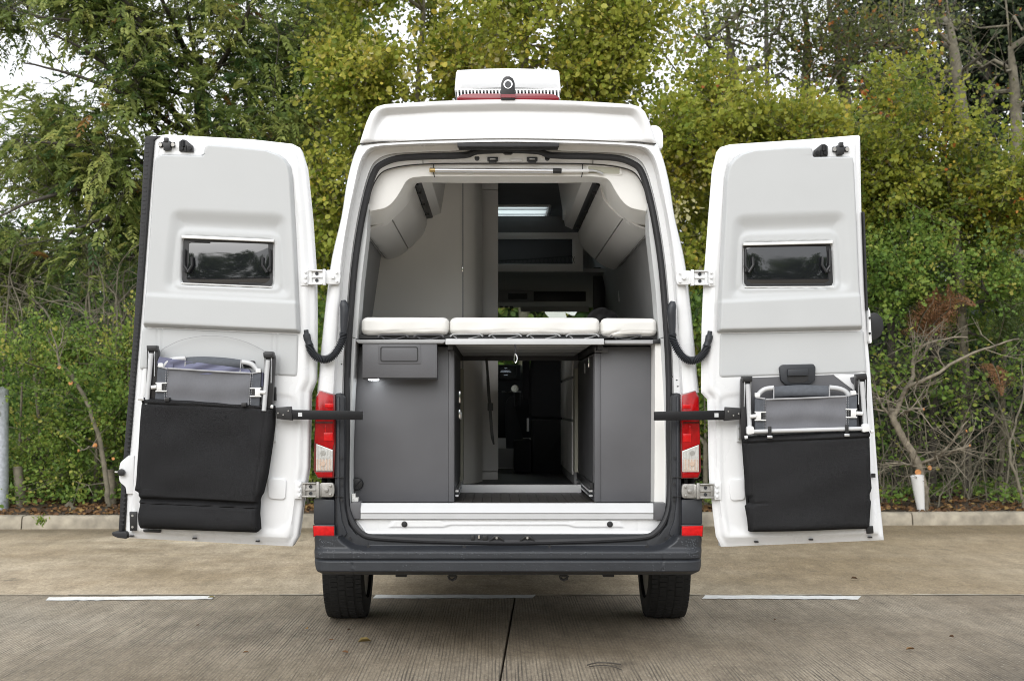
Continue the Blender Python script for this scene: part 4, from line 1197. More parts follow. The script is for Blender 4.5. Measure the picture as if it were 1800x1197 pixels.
MB().prism([(626, 597), (782, 596.5), (783, 600), (779, 603), (630, 603), (626, 600)], 6.11, 1.2).build('bed_shelf', M['greywall'], bed, bevel=.002)
MB().prism([(1063, 598), (1153, 597.5), (1160, 597), (1160, 603), (1150, 604), (1063, 604)], 6.11, 1.3).build('bed_shelf', M['greywall'], bed, bevel=.002)
MB().pbox(1148, 596, 1161, 604, 6.10, .04).build('shelf_end', M['black'], bed, bevel=.003)
def spring(x0, x1, y0, y1):
    m = MB()
    top = smoothpath([(x0, y0 + 4), (x0 + 4, y0 + 1), (x0 + 10, y0), (x1 - 10, y0), (x1 - 4, y0 + 1), (x1, y0 + 4)], 4)
    for D in (6.13, 6.22): m.ptube(top, D, .0042, 6)
    m.ptube([(x0 + 6, y0 + 3), (x0 + 12, y1), ], 6.14, .003, 5)
    m.ptube([(x0 + 8, y0 + 4), (x0 + (x1 - x0) * .55, y1 + 1)], 6.15, .003, 5).ptube([(x1 - 6, y0 + 3), (x0 + (x1 - x0) * .55, y1 + 1)], 6.14, .003, 5)
    m.build('bed_spring', M['cab'] if x0 < 780 or x0 > 1060 else M['greywall'], bed)
for x0_, x1_ in ((791, 849), (859, 917), (926, 985), (995, 1053)): spring(x0_, x1_, 587.5, 594.5)
for x0_, x1_ in ((664, 718), (727, 780), (1072, 1128)): spring(x0_, x1_, 588.5, 595.5)
cdp = MB().ptube([(905, 605), (906, 612), (905.5, 622)], 6.085, .0035, 6).build('pull_cord', M['black'], bed)
MB().tube([W(x, y, 6.085) for x, y in smoothpath([(905, 622), (908, 626), (908.5, 634), (906, 637.5), (904, 634), (904, 627), (905, 622)], 4)], .0038, 6).build('carabiner', M['chrome'], cdp)

# ---- cushions
def cushion(x0, x1, y0, y1, label, lump=0, seed=0):
    r = random.Random(seed)
    ph = [r.uniform(0, 6) for _ in range(6)]
    L = [(x0 + 12, y0), (x0 + 6, y0 + 1.2), (x0 + 2, y0 + 4), (x0, y0 + 9), (x0 - .5, y1 - 10), (x0 + 1, y1 - 5), (x0 + 4, y1 - 1.5), (x0 + 12, y1)]
    Rr = [(x1 - 12, y0 + .6), (x1 - 6, y0 + 1.4), (x1 - 2, y0 + 4), (x1, y0 + 9), (x1 + .5, y1 - 10), (x1 - 1, y1 - 5), (x1 - 4, y1 - 1.5), (x1 - 12, y1)]
    poly = L + Rr[::-1]
    def h(x, y):
        d = -sdpoly(x, y, poly)
        e = .05 * (1 - np.sqrt(np.clip(1 - (1 - np.clip(d / 9, 0, 1)) ** 2, 0, 1)))
        w = .0018 * np.sin(x / 13 + ph[0] + y / 9) + .0012 * np.sin(x / 5.1 + ph[1] - y / 4) * sst(.6, 1, (y - y0) / (y1 - y0))
        w = w + .004 * np.exp(-((y - (y1 - 7 + 2 * np.sin(x / 40 + ph[2]))) / 1.2) ** 2) * (.4 + .6 * np.sin(x / 17 + ph[3]) ** 2)
        if lump:
            w = w + .012 * np.exp(-(((x - x0 - 22) + (y - y1 + 7) * 2.2) / 5) ** 2) * sst(y1 - 16, y1 - 3, y)
        return e + w
    mb = MB().hf(L, Rr, 26, 90, 6.115, h, back=1.25)
    mb.v = [(x, y, z - (.006 * lump * math.exp(-((x - WX(1085, 6.1)) / .06) ** 2) if z < WZ((y0 + y1) / 2, 6.1) else 0)) for x, y, z in mb.v]
    c = mb.build('bed_cushion', M['matt'], None, ang=70, org=W((x0 + x1) / 2, y1, 6.7))
    return tag(c, label, 'cushion', 'white cushions on the bed')
cushion(634, 789, 556.5, 588.5, 'white bed cushion over the grey service box with the small lamp', seed=1)
cushion(790, 1055, 557, 588.5, 'longest white bed cushion, above the silver bar and hanging cord', seed=2)
cushion(1056.5, 1156, 558, 590.5, 'short creased white bed cushion in front of the dark bag', 1, seed=3)
MB().pbox(629, 560, 636, 590, 6.2, .9).build('cushion_side', M['matt_side'], bed, bevel=.01)
MB().pbox(1154, 565, 1159, 596, 6.2, .9).build('cushion_side', M['matt_side'], bed, bevel=.008)
# soft dark bag behind the cushions
mb = MB()
L = [(1050, 541), (1041, 545), (1034, 553), (1030, 562), (1030, 580)]
R = [(1066, 541), (1079, 546), (1086, 553), (1090, 562), (1092, 580)]
mb.hf(L, R, 16, 20, 7.35, lambda x, y: .05 * sst(-14, 0, sdpoly(x, y, L + R[::-1])) + .008 * np.sin(x / 4 + y / 6), back=.22, arch=2)
tag(mb.build('soft_bag', pm('charcoal_nylon', (.03, .03, .032), .7, var=.2, vscale=40), None, ang=70, org=W(1060, 580, 7.4)), 'soft dark grey bag lying on the bed behind the short cushion', 'bag')

# ---- telescopic pole clipped under the header
tp = thing('telescopic_pole', W(900, 300, 6.13), 'slim silver telescopic pole with black collar clipped across the white header', 'pole')
MB().ptube([(762, 299.5), (973, 300.8)], 6.135, .0115, 12).build('outer_tube', M['alu'], tp)
MB().ptube([(973, 295.8), (973, 305)], 6.135, .002, 6).ptube([(972, 300.6), (987, 300.9)], 6.135, .0135, 14).build('collar', M['black'], tp, bevel=.001)
MB().ptube([(986, 300.9), (1035, 300.5)], 6.135, .0085, 12).build('inner_tube', M['wplastic'], tp)
MB().tube([W(x, y, D) for x, y, D in smoothpath([(1034, 300.4, 6.135), (1044, 300.4, 6.137), (1053, 303, 6.14), (1060, 306, 6.145)], 5)], .006, 10).build('crank_end', M['alu'], tp)
MB().ptube([(756, 299.3), (765, 299.5)], 6.135, .0125, 10).ptube([(757, 296), (757, 303)], 6.135, .007, 8).ptube([(763, 296), (763, 303)], 6.135, .006, 8).build('brass_tip', M['brass'], tp)
MB().pbox(818, 301.5, 832, 305, 6.14, .03).pbox(955, 296, 966, 306, 6.15, .01).build('pole_clip', M['wplastic'], tp, bevel=.002)
# ================================================================== the two rear doors
DD = 5.965
def boxrow(pts): return pts
def door(side):
    lf = side == 'l'
    if lf:
        # outer (free) edge and hinge edge, top to bottom
        A = [(290, 234.5), (273, 236.5), (269, 246), (265, 300), (259, 380), (250, 500), (245, 565), (237, 660), (229, 760), (225, 800), (221, 870), (218, 935), (219, 946)]
        B = [(440, 243), (512, 251), (526, 258), (536, 290), (545, 380), (552, 480), (553, 560), (552, 668), (543, 690), (540, 823), (531, 880), (522, 944), (512, 961)]
    else:
        A = [(1285, 252), (1268, 257), (1261, 266), (1253, 300), (1246, 390), (1238, 500), (1235, 570), (1234, 690), (1245, 702), (1248, 841), (1254, 893), (1260, 943), (1270, 962)]
        B = [(1420, 243), (1512, 235.5), (1515, 238), (1516, 300), (1517.5, 380), (1522, 500), (1526, 570), (1533, 650), (1538, 720), (1544, 800), (1550, 880), (1556, 938), (1557, 950)]
    outline = A + B[::-1]
    c = np.mean(np.array(outline), 0)
    def h(x, y):
        d = -sdpoly(x, y, outline)
        f = .020 * (1 - sst(8, 14, d)) + .010 * (1 - sst(0, 4, d))
        # pressed ribs in the bare metal at the foot of the door
        return f - .005 * np.exp(-((d - 19) / 2.2) ** 2) + .006 * inside(x, y, well, 8)
    if lf: well = roundpoly([(237, 690), (532, 690), (516, 938), (232, 925)], 40)
    else: well = roundpoly([(1252, 690), (1532, 690), (1546, 925), (1270, 938)], 40)
    dr_ = MB().hf(A, B, 110, 90, DD, h, back=.11).build('rear_door', M['paint'], V, ang=50)
    # --- upper trim moulding, with the window surround pressed into it
    if lf:
        PL = [(364, 251.5), (358, 256), (354, 270.5), (282, 269), (271, 274), (268.5, 283), (262, 380), (254, 500), (249, 572), (251, 573.5)]
        PR = [(400, 254), (466, 261), (489, 269.5), (500, 277), (509, 290), (513, 310), (519, 420), (524, 530), (526, 582), (524, 585)]
        rec = roundpoly([(297, 364), (509, 373), (517, 529), (281, 516)], 26)
        sur = roundpoly([(309, 396), (494, 405), (500, 518), (298, 510)], 22)
        win = roundpoly([(320, 415), (480, 422), (479, 504), (317, 498)], 9)
        band = lambda x: 517 + (x - 250) * .052
        foot = lambda x: 566 + (x - 250) * .045
    else:
        PL = [(1390, 256), (1327, 261), (1304, 268), (1292, 276), (1281, 288), (1275, 312), (1270, 420), (1264, 530), (1262, 582), (1264, 584)]
        PR = [(1424, 255), (1430, 259), (1433, 273), (1496, 272), (1502, 275), (1504.5, 286), (1509, 380), (1514, 500), (1519, 577), (1517, 579)]
        rec = roundpoly([(1286, 375), (1492, 368), (1502, 516), (1276, 530)], 26)
        sur = roundpoly([(1298, 405), (1476, 399), (1484, 512), (1292, 518)], 22)
        win = roundpoly([(1308, 427), (1463, 424), (1468, 504), (1308, 503)], 9)
        band = lambda x: 530 - (x - 1265) * .050
        foot = lambda x: 578 - (x - 1265) * .030
    pout = PL + PR[::-1]
    def hp(x, y):
        d = -sdpoly(x, y, pout)
        f = .034 * (1 - sst(0, 5, d))
        dr0 = sdpoly(x, y, rec)
        r = sst(0, 30, -dr0)
        f = f + .026 * r
        f = f - .010 * inside(x, y, sur, 9)
        f = f + .028 * (1 - sst(-1.5, 2.5, sdpoly(x, y, win)))
        f = f - .008 * sst(-3, 3, y - band(x)) * (1 - .0 * r)
        f = f + .016 * sst(0, 12, y - foot(x))
        return f
    MB().hf(PL, PR, 150, 140, DD - .040, hp, back=.045, cap=False).build('trim_panel', M['panel'], dr_, ang=70)
    # --- lower trim moulding
    if lf:
        QL = [(252, 574), (249, 582), (245, 640), (245, 648), (249, 650)]
        QR = [(523, 586), (526, 590), (524, 655), (522, 662), (518, 663)]
        ribs = (277, 480)
    else:
        QL = [(1267, 585), (1264, 590), (1263, 655), (1264, 663), (1270, 665)]
        QR = [(1516, 580), (1519, 583), (1524, 648), (1524, 655), (1518, 657)]
        ribs = ()
    qout = QL + QR[::-1]
    def hq(x, y):
        d = -sdpoly(x, y, qout)
        f = .010 * (1 - sst(0, 4, d))
        for rx_ in ribs: f = f + .004 * (np.exp(-((x - rx_) / 1.6) ** 2) + np.exp(-((x - rx_ - 8) / 1.6) ** 2))
        return f
    MB().hf(QL, QR, 40, 120, DD - .006, hq, back=.015, cap=False).build('trim_panel', M['panel'], dr_, ang=70)
    # --- window: outer frame, bulged acrylic pane, blind cassette, hinges and catches
    WD = DD - .004
    fr_ = MB().prism(win, WD - .004, .003).build('window_frame', M['black'], dr_)
    if lf: wp, top = [(332, 424), (471, 429), (474, 500), (326, 496)], [(319, 413.5), (481, 421), (481, 425.5), (319, 418.5)]
    else: wp, top = [(1311, 432), (1452, 429), (1458, 500), (1314, 501)], [(1307, 427), (1464, 423), (1464, 428), (1307, 431.5)]
    gx0, gy0 = min(p[0] for p in wp), min(p[1] for p in wp)
    gx1, gy1 = max(p[0] for p in wp), max(p[1] for p in wp)
    def hw(x, y):
        u, w = (x - gx0) / (gx1 - gx0) * 2 - 1, (y - gy0) / (gy1 - gy0) * 2 - 1
        return .0045 * (np.abs(u) ** 5 + np.abs(w) ** 5) + .0015 * (u ** 2 + w ** 2) - .0007 * np.sin(u * 2.3 + w)
    pr = roundpoly(wp, 10)
    hh = len(pr) // 4
    MB().hf([wp[0], (wp[0][0] * .9 + wp[3][0] * .1, wp[0][1] * .5 + wp[3][1] * .5), wp[3]], [wp[1], ((wp[1][0] + wp[2][0]) / 2, (wp[1][1] + wp[2][1]) / 2), wp[2]], 24, 48, WD - .012, hw, back=.03).build('window_pane', M['black_glass'], dr_, ang=80)
    MB().prism(top, WD - .03, .03).build('blind_cassette', M['wplastic'], dr_, bevel=.002)
    bt = [(win[0][0], 0)]
    if lf: bl_ = [(318, 497), (478, 503.5), (478, 505.5), (318, 499)]
    else: bl_ = [(1309, 503.5), (1467, 503), (1467, 505), (1309, 505.5)]
    MB().prism(bl_, WD - .03, .03).build('blind_rail', M['wplastic'], dr_, bevel=.001)
    for i, k in enumerate((0, 1)):
        xx = (325, 474) if lf else (1311, 1458)
        sx = 1 if k == 0 else -1
        x = xx[k]
        s_ = MB().ptube([(x, 438), (x - sx * 1, 455), (x, 478)], WD - .018, .007, 8)
        s_.ptube([(x - sx * 1, 468), (x + sx * 6, 478)], WD - .02, .008, 8)
        s_.build('window_stay', M['black'], dr_)
        MB().ptube([(x + sx * 12, 452), (x + sx * 13, 466), (x + sx * 5, 479)], WD - .026, .0075, 8).build('window_catch', M['black'], dr_)
    # --- latch and bracket at the top corner
    if lf: lx_, bx_, ly_, by_ = 293, 326.5, 254, 256
    else: lx_, bx_, ly_, by_ = 1478, 1443.5, 262, 264
    s_ = 1 if lf else -1
    la = MB().prism([(lx_ - 7, ly_ - 6), (lx_ + 6, ly_ - 6), (lx_ + 6, ly_ + 9), (lx_ - 6, ly_ + 10)], DD - .03, .04).pbox(lx_ - 14, ly_ - 4, lx_ + 14, ly_ + 5, DD - .012, .02)
    la.pbox(min(lx_ - s_ * 5, lx_ + s_ * 2), ly_ - 12, max(lx_ - s_ * 5, lx_ + s_ * 2), ly_ - 4, DD - .035, .03)
    lo_ = la.build('door_latch', M['black'], dr_, bevel=.003)
    mb = MB()
    for q in (-11, 11): mb.pcyl(lx_ + q, ly_ + 1, DD - .013, .010, -.007, 14)
    mb.build('latch_bolt', M['steel'], dr_)
    mb = MB().prism([(bx_ - s_ * 12, by_ + 10), (bx_ - s_ * 12, by_ - 7), (bx_ - s_ * 6, by_ - 11), (bx_, by_ - 10), (bx_ + s_ * 12, by_ + 0), (bx_ + s_ * 12.5, by_ + 11)], DD - .02, .03)
    mb.build('door_bracket', M['black'], dr_, bevel=.004)
    mb = MB().ptube([(bx_ - s_ * 5, by_ - 8), (bx_ - s_ * 5, by_ + 2)], DD - .02, .012, 10).pbox(bx_ - 1, by_, bx_ + 1, by_ + 10, DD - .026, .02).pcyl(bx_ - 7, by_ + 5, DD - .021, .010, -.006, 12).pcyl(bx_ + 7, by_ + 5, DD - .021, .010, -.006, 12)
    mb.build('bracket_rib', M['steel_black'], dr_)
    # --- small metal plate, lower pressing, rubber plugs
    if lf: px_, pl = 480, [(471, 840), (503, 841), (501, 878), (472, 876)]
    else: px_, pl = 1300, [(1281, 842), (1308, 842), (1310, 878), (1285, 880)]
    mb = MB().prism([(px_ - 4, 748), (px_ + 4.5, 749), (px_ + 4, 777), (px_ - 4, 776)], DD - .010, .02)
    po = mb.build('striker_plate', M['trimgrey'], dr_, bevel=.002)
    mb = MB()
    for yy in (753, 771): mb.pcyl(px_, yy, DD - .0105, .006, -.003, 10)
    mb.build('plate_screw', M['steel'], dr_)
    MB().prism(roundpoly(pl, 7), DD - .006, .02).build('pressed_plate', M['paint'], dr_, bevel=.003)
    mb = MB()
    for x, y in (((230, 942), (341, 946), (452, 951)) if lf else ((1330, 952), (1426, 948), (1530, 944))): mb.pbox(x - 3, y - 1, x + 3.5, y + 1.4, DD - .003, .04)
    mb.build('drain_plug', M['black'], dr_)
    if lf:
        st = MB().prism([(257, 239), (282, 239.5), (270, 246), (263, 315), (247.5, 540), (244, 568), (224, 800), (219, 870), (214.5, 934), (208, 934), (213, 850), (233, 600), (243.5, 442), (254, 245)], DD + .012, .06)
        st.build('weather_strip', M['rubber'], dr_, bevel=.004)
        rb = MB()
        for i in range(88):
            y = 250 + i * 7.7
            x = np.interp(y, [239, 442, 600, 850, 934], [256.5, 245.5, 235.5, 215.5, 210])
            rb.pbox(x, y, x + 6, y + 3.0, DD + .010, .01)
        rb.build('strip_ribs', M['rubber'], dr_, smooth=False)
        MB().prism([(196, 935), (222, 934), (224, 941), (222, 947), (206, 945), (197, 941)], DD - .01, .09).build('rubber_buffer', M['rubber'], dr_, bevel=.006)
        MB().prism(smoothpath([(226, 800), (219, 806), (211, 814), (209, 830), (210, 846), (220, 856), (222, 868)], 3) + [(234, 868), (236, 800)], DD + .004, .05).build('lock_flange', M['paint'], dr_, bevel=.005)
        b_ = MB().pcyl(214.5, 830, DD + .0, .018, -.02, 14).build('lock_boss', M['black'], dr_, bevel=.003)
        MB().ptube([(212, 830), (202, 829.5)], DD - .01, .005, 8).build('lock_pin', M['steel'], dr_)
        MB().prism([(227, 899), (240, 899), (240, 933), (228, 933)], DD - .012, .02).build('lower_latch', M['black'], dr_, bevel=.004)
        mb = MB()
        for yy in (906, 926): mb.pcyl(233, yy, DD - .013, .006, -.003, 10)
        mb.build('latch_bolt', M['steel'], dr_)
        MB().prism([(251, 930), (283, 931), (282, 936), (252, 935)], DD - .015, .03).build('lower_bracket', M['black'], dr_, bevel=.003)
        MB().pbox(481, 680, 485, 704, DD - .02, .02).build('strap_end', M['black'], dr_, bevel=.002)
        MB().prism(roundpoly([(427, 633), (448, 634), (449, 646), (427, 645)], 3), DD - .014, .02).build('stowage_block', M['black'], dr_, bevel=.003)
    else:
        MB().prism([(1517.5, 372), (1520, 374), (1526, 545), (1523.5, 545)], DD + .01, .04).build('weather_strip', M['rubber'], dr_)
        MB().prism([(1527, 540), (1530, 548), (1533, 602), (1530, 604), (1527, 598)], DD + .0, .05).build('lock_flange', M['paint'], dr_, bevel=.004)
        lk = MB().prism(roundpoly([(1529, 551), (1541, 549), (1552, 560), (1554, 578), (1547, 593), (1531, 600)], 8), DD + .03, .06).build('outer_lamp_housing', M['black'], dr_, bevel=.006)
        mb = MB()
        for yy in (559, 586): mb.pcyl(1528.5, yy, DD - .001, .006, -.006, 10)
        mb.build('screw', M['black'], dr_)
        MB().prism([(1318, 664), (1505, 657), (1512, 700), (1515, 750), (1315, 752)], DD - .004, .02).build('sound_panel', M['cab'], dr_)
        MB().prism([(1465, 659), (1520, 657), (1522, 690), (1503, 688)], DD - .008, .02).build('door_brace', M['paint'], dr_, bevel=.004)
        MB().prism(roundpoly([(1494, 663), (1506, 662), (1506, 680), (1496, 672)], 3), DD - .010, .02).build('brace_opening', M['cab'], dr_)
        hd = [(1370, 646), (1375, 641), (1430, 639.5), (1434, 645), (1433.5, 668), (1424, 675.5), (1382, 677), (1373, 669)]
        MB().prism(hd, DD - .025, .03).build('handle_surround', M['bump'], dr_, bevel=.006)
        MB().prism(roundpoly([(1384, 648.5), (1421, 647.5), (1421, 667), (1414, 672), (1391, 673), (1384.5, 668)], 2), DD - .0275, .01).build('handle_recess', M['black'], dr_)
        MB().prism([(1384.5, 649), (1420.5, 648), (1420.5, 660), (1384.5, 661)], DD - .040, .014).build('door_handle', M['bump'], dr_, bevel=.003)
        MB().prism([(1533, 832), (1539, 832), (1539, 839), (1533, 839)], DD - .01, .02).build('lock_pin', M['black'], dr_)
        MB().prism([(1522, 925), (1535, 924), (1536, 937), (1524, 938)], DD - .012, .02).build('lower_bracket', M['black'], dr_, bevel=.003)
    return dr_
door('l'); door('r')

# ================================================================== chairs and their felt bags
CD = 5.885
def bag(L, R, creases, label, seed, D, thick):
    r = random.Random(seed)
    ph = [r.uniform(0, 6.28) for _ in range(8)]
    out = L + R[::-1]
    def h(x, y):
        d = -sdpoly(x, y, out)
        f = .04 * (1 - np.sqrt(np.clip(1 - (1 - np.clip(d / 12, 0, 1)) ** 2, 0, 1)))
        f = f + .010 * np.sin((x + .5 * y) / 47 + ph[0]) + .006 * np.sin((x - .8 * y) / 31 + ph[1]) + .0025 * np.sin((x * .4 + y) / 11 + ph[2])
        return f + creases(x, y)
    b = MB().hf(L, R, 110, 110, D, h, back=thick).build('storage_bag', M['felt'], None, ang=80, org=W(sum(p[0] for p in out) / len(out), L[-1][1], D))
    return tag(b, label, 'bag', 'felt bags on the rear doors')
def tubes(name, paths, mat, par, r=.0135, D=CD):
    for p in paths: MB().ptube(smoothpath(p, 5) if len(p) > 2 else p, D, r, 10).build(name, mat, par)
# ---------- left
lb_out = None
L = [(249, 698.5), (246, 704), (243, 750), (240, 800), (236, 850), (234, 862), (241, 866), (241, 882), (243, 888), (240, 905), (240, 922), (243, 930)]
R = [(478, 713), (479, 720), (478, 750), (472, 795), (466, 835), (458, 868), (454, 874), (452, 880), (452, 886), (451, 905), (453, 932), (448, 937)]
def crl(x, y):
    yy = y - (x - 243) * .045
    f = .010 * np.exp(-((yy - 709) / 1.5) ** 2) - .008 * np.exp(-((yy - 703) / 4.0) ** 2)
    f = f + .030 * sst(872, 876, yy) * (1 - sst(878, 884, yy)) + .012 * np.exp(-((yy - 885) / 1.5) ** 2)
    f = f + .006 * np.exp(-((x - (252 - (y - 700) * .04)) / 1.6) ** 2) * (y < 862) + .006 * np.exp(-((x - (467 - (y - 715) * .12)) / 1.6) ** 2) * (y < 870)
    f = f + .009 * np.sin((x * .8 - y) / 26) * sst(720, 800, y) - .014 * np.exp(-((yy - 908) / 15) ** 2) - .008 * np.exp(-((yy - 845 + .25 * np.abs(x - 350)) / 24) ** 2)
    f = f + .0025 * np.exp(-((x + .35 * y - 560 ) / 9) ** 2) * (y < 860) + .002 * np.exp(-((x - .5 * y - 45) / 11) ** 2) * (y < 865)
    return f
bag(L, R, crl, 'black felt bag hanging on the left rear door, holding the chair with the blue cushion', 5, 5.86, .095)
ch = thing('folding_chair', W(365, 715, 5.9), 'folded grey camping chair with slate blue cushion on the left rear door', 'chair', 'folded camping chairs on the rear doors')
def chair(ch, rails, fab, flapL, flapR, head, headpath, clips, joints, front):
    for pts, tube_ in rails:
        rr_ = MB().prism(pts, CD + .002, .04).build('arm_rail', M['black'], ch, bevel=.004)
        MB().ptube(tube_, CD - .012, .0112, 12).build('rail_tube', M['alu_white'], rr_)
        x0, y0 = tube_[0]
        MB().prism([(x0 - 9, y0 - 14), (x0 + 9, y0 - 14), (x0 + 9, y0 - 4), (x0 - 8, y0 - 4)], CD - .015, .05).build('end_cap', M['black'], rr_, bevel=.005)
        MB().ptube([(x0 - 5, y0 - 4), (x0 - 6, y0 + 40)], CD - .004, .002, 5).ptube([(x0 + 6, y0 - 4), (x0 + 5.5, y0 + 40)], CD - .004, .002, 5).build('rail_lip', M['alu'], rr_)
    a, b, c, d = fab
    def hfab(x, y):
        t = (y - a[1]) / (c[1] - a[1] + 1e-6)
        return .004 * np.sin(t * 9 + .4 * np.sin(x / 22)) + .002 * np.sin(x / 9 + t * 3) + .006 * np.cos((x - (a[0] + b[0]) / 2) / (b[0] - a[0]) * 3.0)
    fb = MB().hf([a, d], [b, c], 24, 70, CD - .012, hfab, back=.012).build('backrest', M['fabric'], ch, ang=70)
    MB().ptube([a, ((a[0] + b[0]) / 2, (a[1] + b[1]) / 2 + .3), b], CD - .014, .0042, 6).build('backrest_piping', M['seam'], fb)
    st = MB()
    for (p, q) in ((a, d), (b, c)):
        sgn = 1 if p is a else -1
        for off in (0, 3):
            for k in range(20):
                t0, t1 = k / 20, (k + .6) / 20
                st.ptube([(p[0] - sgn * off + (q[0] - p[0]) * t0, p[1] + (q[1] - p[1]) * t0), (p[0] - sgn * off + (q[0] - p[0]) * t1, p[1] + (q[1] - p[1]) * t1)], CD - .019, .0011, 4)
    st.build('stitching', M['seam'], fb)
    for fp in (flapL, flapR):
        o = MB().prism(fp, CD - .006, .03).build('side_flap', M['fabric_dark'], ch, bevel=.004)
        MB().ptube([fp[0], fp[1]], CD - .008, .004, 6).build('flap_piping', M['seam'], o)
    hl_, hr_ = head
    hd = MB().hf(hl_, hr_, 14, 40, CD + .004, lambda x, y: .018 * ((y - (hl_[0][1] + hl_[-1][1]) / 2) / 11) ** 2, back=.03, arch=3.0).build('headrest', M['fabric_dark'], ch, ang=60)
    for pp in (hl_, hr_): MB().ptube([pp[0], pp[-1]], CD + .004, .0035, 6).build('headrest_piping', M['seam'], hd)
    for p in headpath: MB().ptube(smoothpath(p, 6), CD + .014, .0125, 12).build('back_tube', M['alu_white'], ch)
    for x, y in clips: MB().prism(roundpoly([(x - 4.5, y - 3.5), (x + 4, y - 3.5), (x + 4.5, y + 4), (x - 4.5, y + 4)], 2), CD - .012, .03).build('tube_cap', M['wplastic'], ch, bevel=.003)
    for s, x, y, ex in joints:
        j = MB().ptube([(ex, y + 1), (x, y)], CD - .02, .010, 10).pbox(min(x, x + s * 9), y - 6, max(x, x + s * 9), y + 6, CD - .022, .02).pbox(min(x - s * 2, x + s * 18), y - 8, max(x - s * 2, x + s * 18), y - 5.5, CD - .02, .02).pbox(min(x - s * 2, x + s * 18), y + 6, max(x - s * 2, x + s * 18), y + 8.5, CD - .02, .02)
        jo = j.build('arm_joint', M['wplastic'], ch, bevel=.002)
        MB().pbox(min(x + s * 9, x + s * 16), y - 5, max(x + s * 9, x + s * 16), y + 5.5, CD - .017, .01).build('joint_gap', M['black'], jo)
    for p, mat in front: MB().ptube(p, CD - .03, .0105, 12).build('front_tube', mat, ch)
chair(ch,
      [([(258, 612), (259, 607), (275, 608), (278, 618), (276, 660), (272, 712), (256, 712)], [(266, 621), (258, 712)]),
       ([(464, 622), (465, 617), (480, 618), (483, 628), (481, 665), (478, 722), (462, 722)], [(471, 633), (464, 722)])],
      [(295, 647.5), (441, 656), (437, 712), (292, 704)],
      [(277, 643.5), (294, 648), (291, 704), (272, 703)], [(442, 656.5), (459, 653), (456, 714), (438, 712)],
      ([(326, 627.5), (325, 642), (325, 650)], [(424, 632.5), (423, 645), (422, 654)]),
      [[(288, 645), (295, 636), (306, 631.5), (326, 630)], [(424, 636), (437, 638), (446, 643), (453, 652)]],
      [(282, 641.5), (454, 651)], [(1, 275, 680, 266), (-1, 457, 689, 467)],
      [([(247, 701), (252, 700.5)], M['wplastic'])])
MB().hf([(281, 627), (278, 634), (279, 652)], [(300, 631), (330, 637), (330, 655)], 8, 12, CD + .012, lambda x, y: .004 * np.sin(x / 7), back=.03).hf([(299, 630.5), (300, 640), (302, 655)], [(437, 649), (440, 654), (440, 662)], 12, 50, CD + .0, lambda x, y: .005 * np.sin(x / 12 + y / 3) + .003 * np.exp(-((x - 340 + y - 640) / 2) ** 2), back=.03).hf([(280, 627), (277, 636), (278, 650)], [(302, 630), (304, 640), (304, 655)], 10, 10, CD + .0, lambda x, y: .003 * np.sin(x / 5), back=.03).build('seat_cushion', M['fabric_blue'], ch, ang=70)
MB().pbox(456, 655, 463, 680, CD + .012, .03).build('cushion_edge', M['fabric_blue'], ch, bevel=.005)
for q in ([(243, 700.5), (249, 700)], [(476, 714.5), (480, 715)]): MB().ptube(q, 5.85, .0085, 8).build('bag_rod', M['wplastic'], ch)
for x, y in ((293, 702.5), (428, 711.5)): MB().pbox(x - 4, y - 4, x + 4.5, y + 3, 5.845, .03).build('bag_loop', M['black'], ch, bevel=.003)
MB().ptube(smoothpath([(281, 628), (284, 616), (296, 608), (318, 598), (345, 592), (372, 590), (402, 593), (432, 601), (458, 613), (466, 619)], 5), 5.93, .0016, 6).build('wire_bail', M['seam'], ch)
# ---------- right
L = [(1310, 768), (1308, 775), (1309, 800), (1312, 830), (1313.5, 868), (1314, 872), (1319, 876), (1320, 884), (1312.5, 890), (1315, 905), (1319, 928), (1322, 936)]
R = [(1531, 757), (1533, 764), (1533, 800), (1533.5, 826), (1536.5, 858), (1535, 864), (1533, 868), (1533, 876), (1535.5, 882), (1535, 905), (1534, 926), (1530, 931)]
def crr(x, y):
    yy = y + (x - 1310) * .045
    f = .010 * np.exp(-((yy - 779) / 1.5) ** 2) - .008 * np.exp(-((yy - 773) / 4.0) ** 2)
    f = f + .005 * np.exp(-((x - (1319 + (y - 770) * .02)) / 1.4) ** 2) + .005 * np.exp(-((x - (1526 + (y - 760) * .02)) / 1.4) ** 2)
    return f + .005 * np.exp(-((yy - 886) / 2.2) ** 2) * (1 - sst(1330, 1360, x)) + .004 * np.exp(-((yy - 900 - .1 * (x - 1420)) / 16) ** 2) - .010 * np.exp(-(((x - 1430) / 70) ** 2 + ((y - 830) / 40) ** 2))
bag(L, R, crr, 'black felt bag hanging on the right rear door below the grey door handle', 9, 5.86, .095)
c2 = thing('folding_chair', W(1415, 760, 5.9), 'folded grey camping chair with silver cross tube on the right rear door', 'chair', 'folded camping chairs on the rear doors')
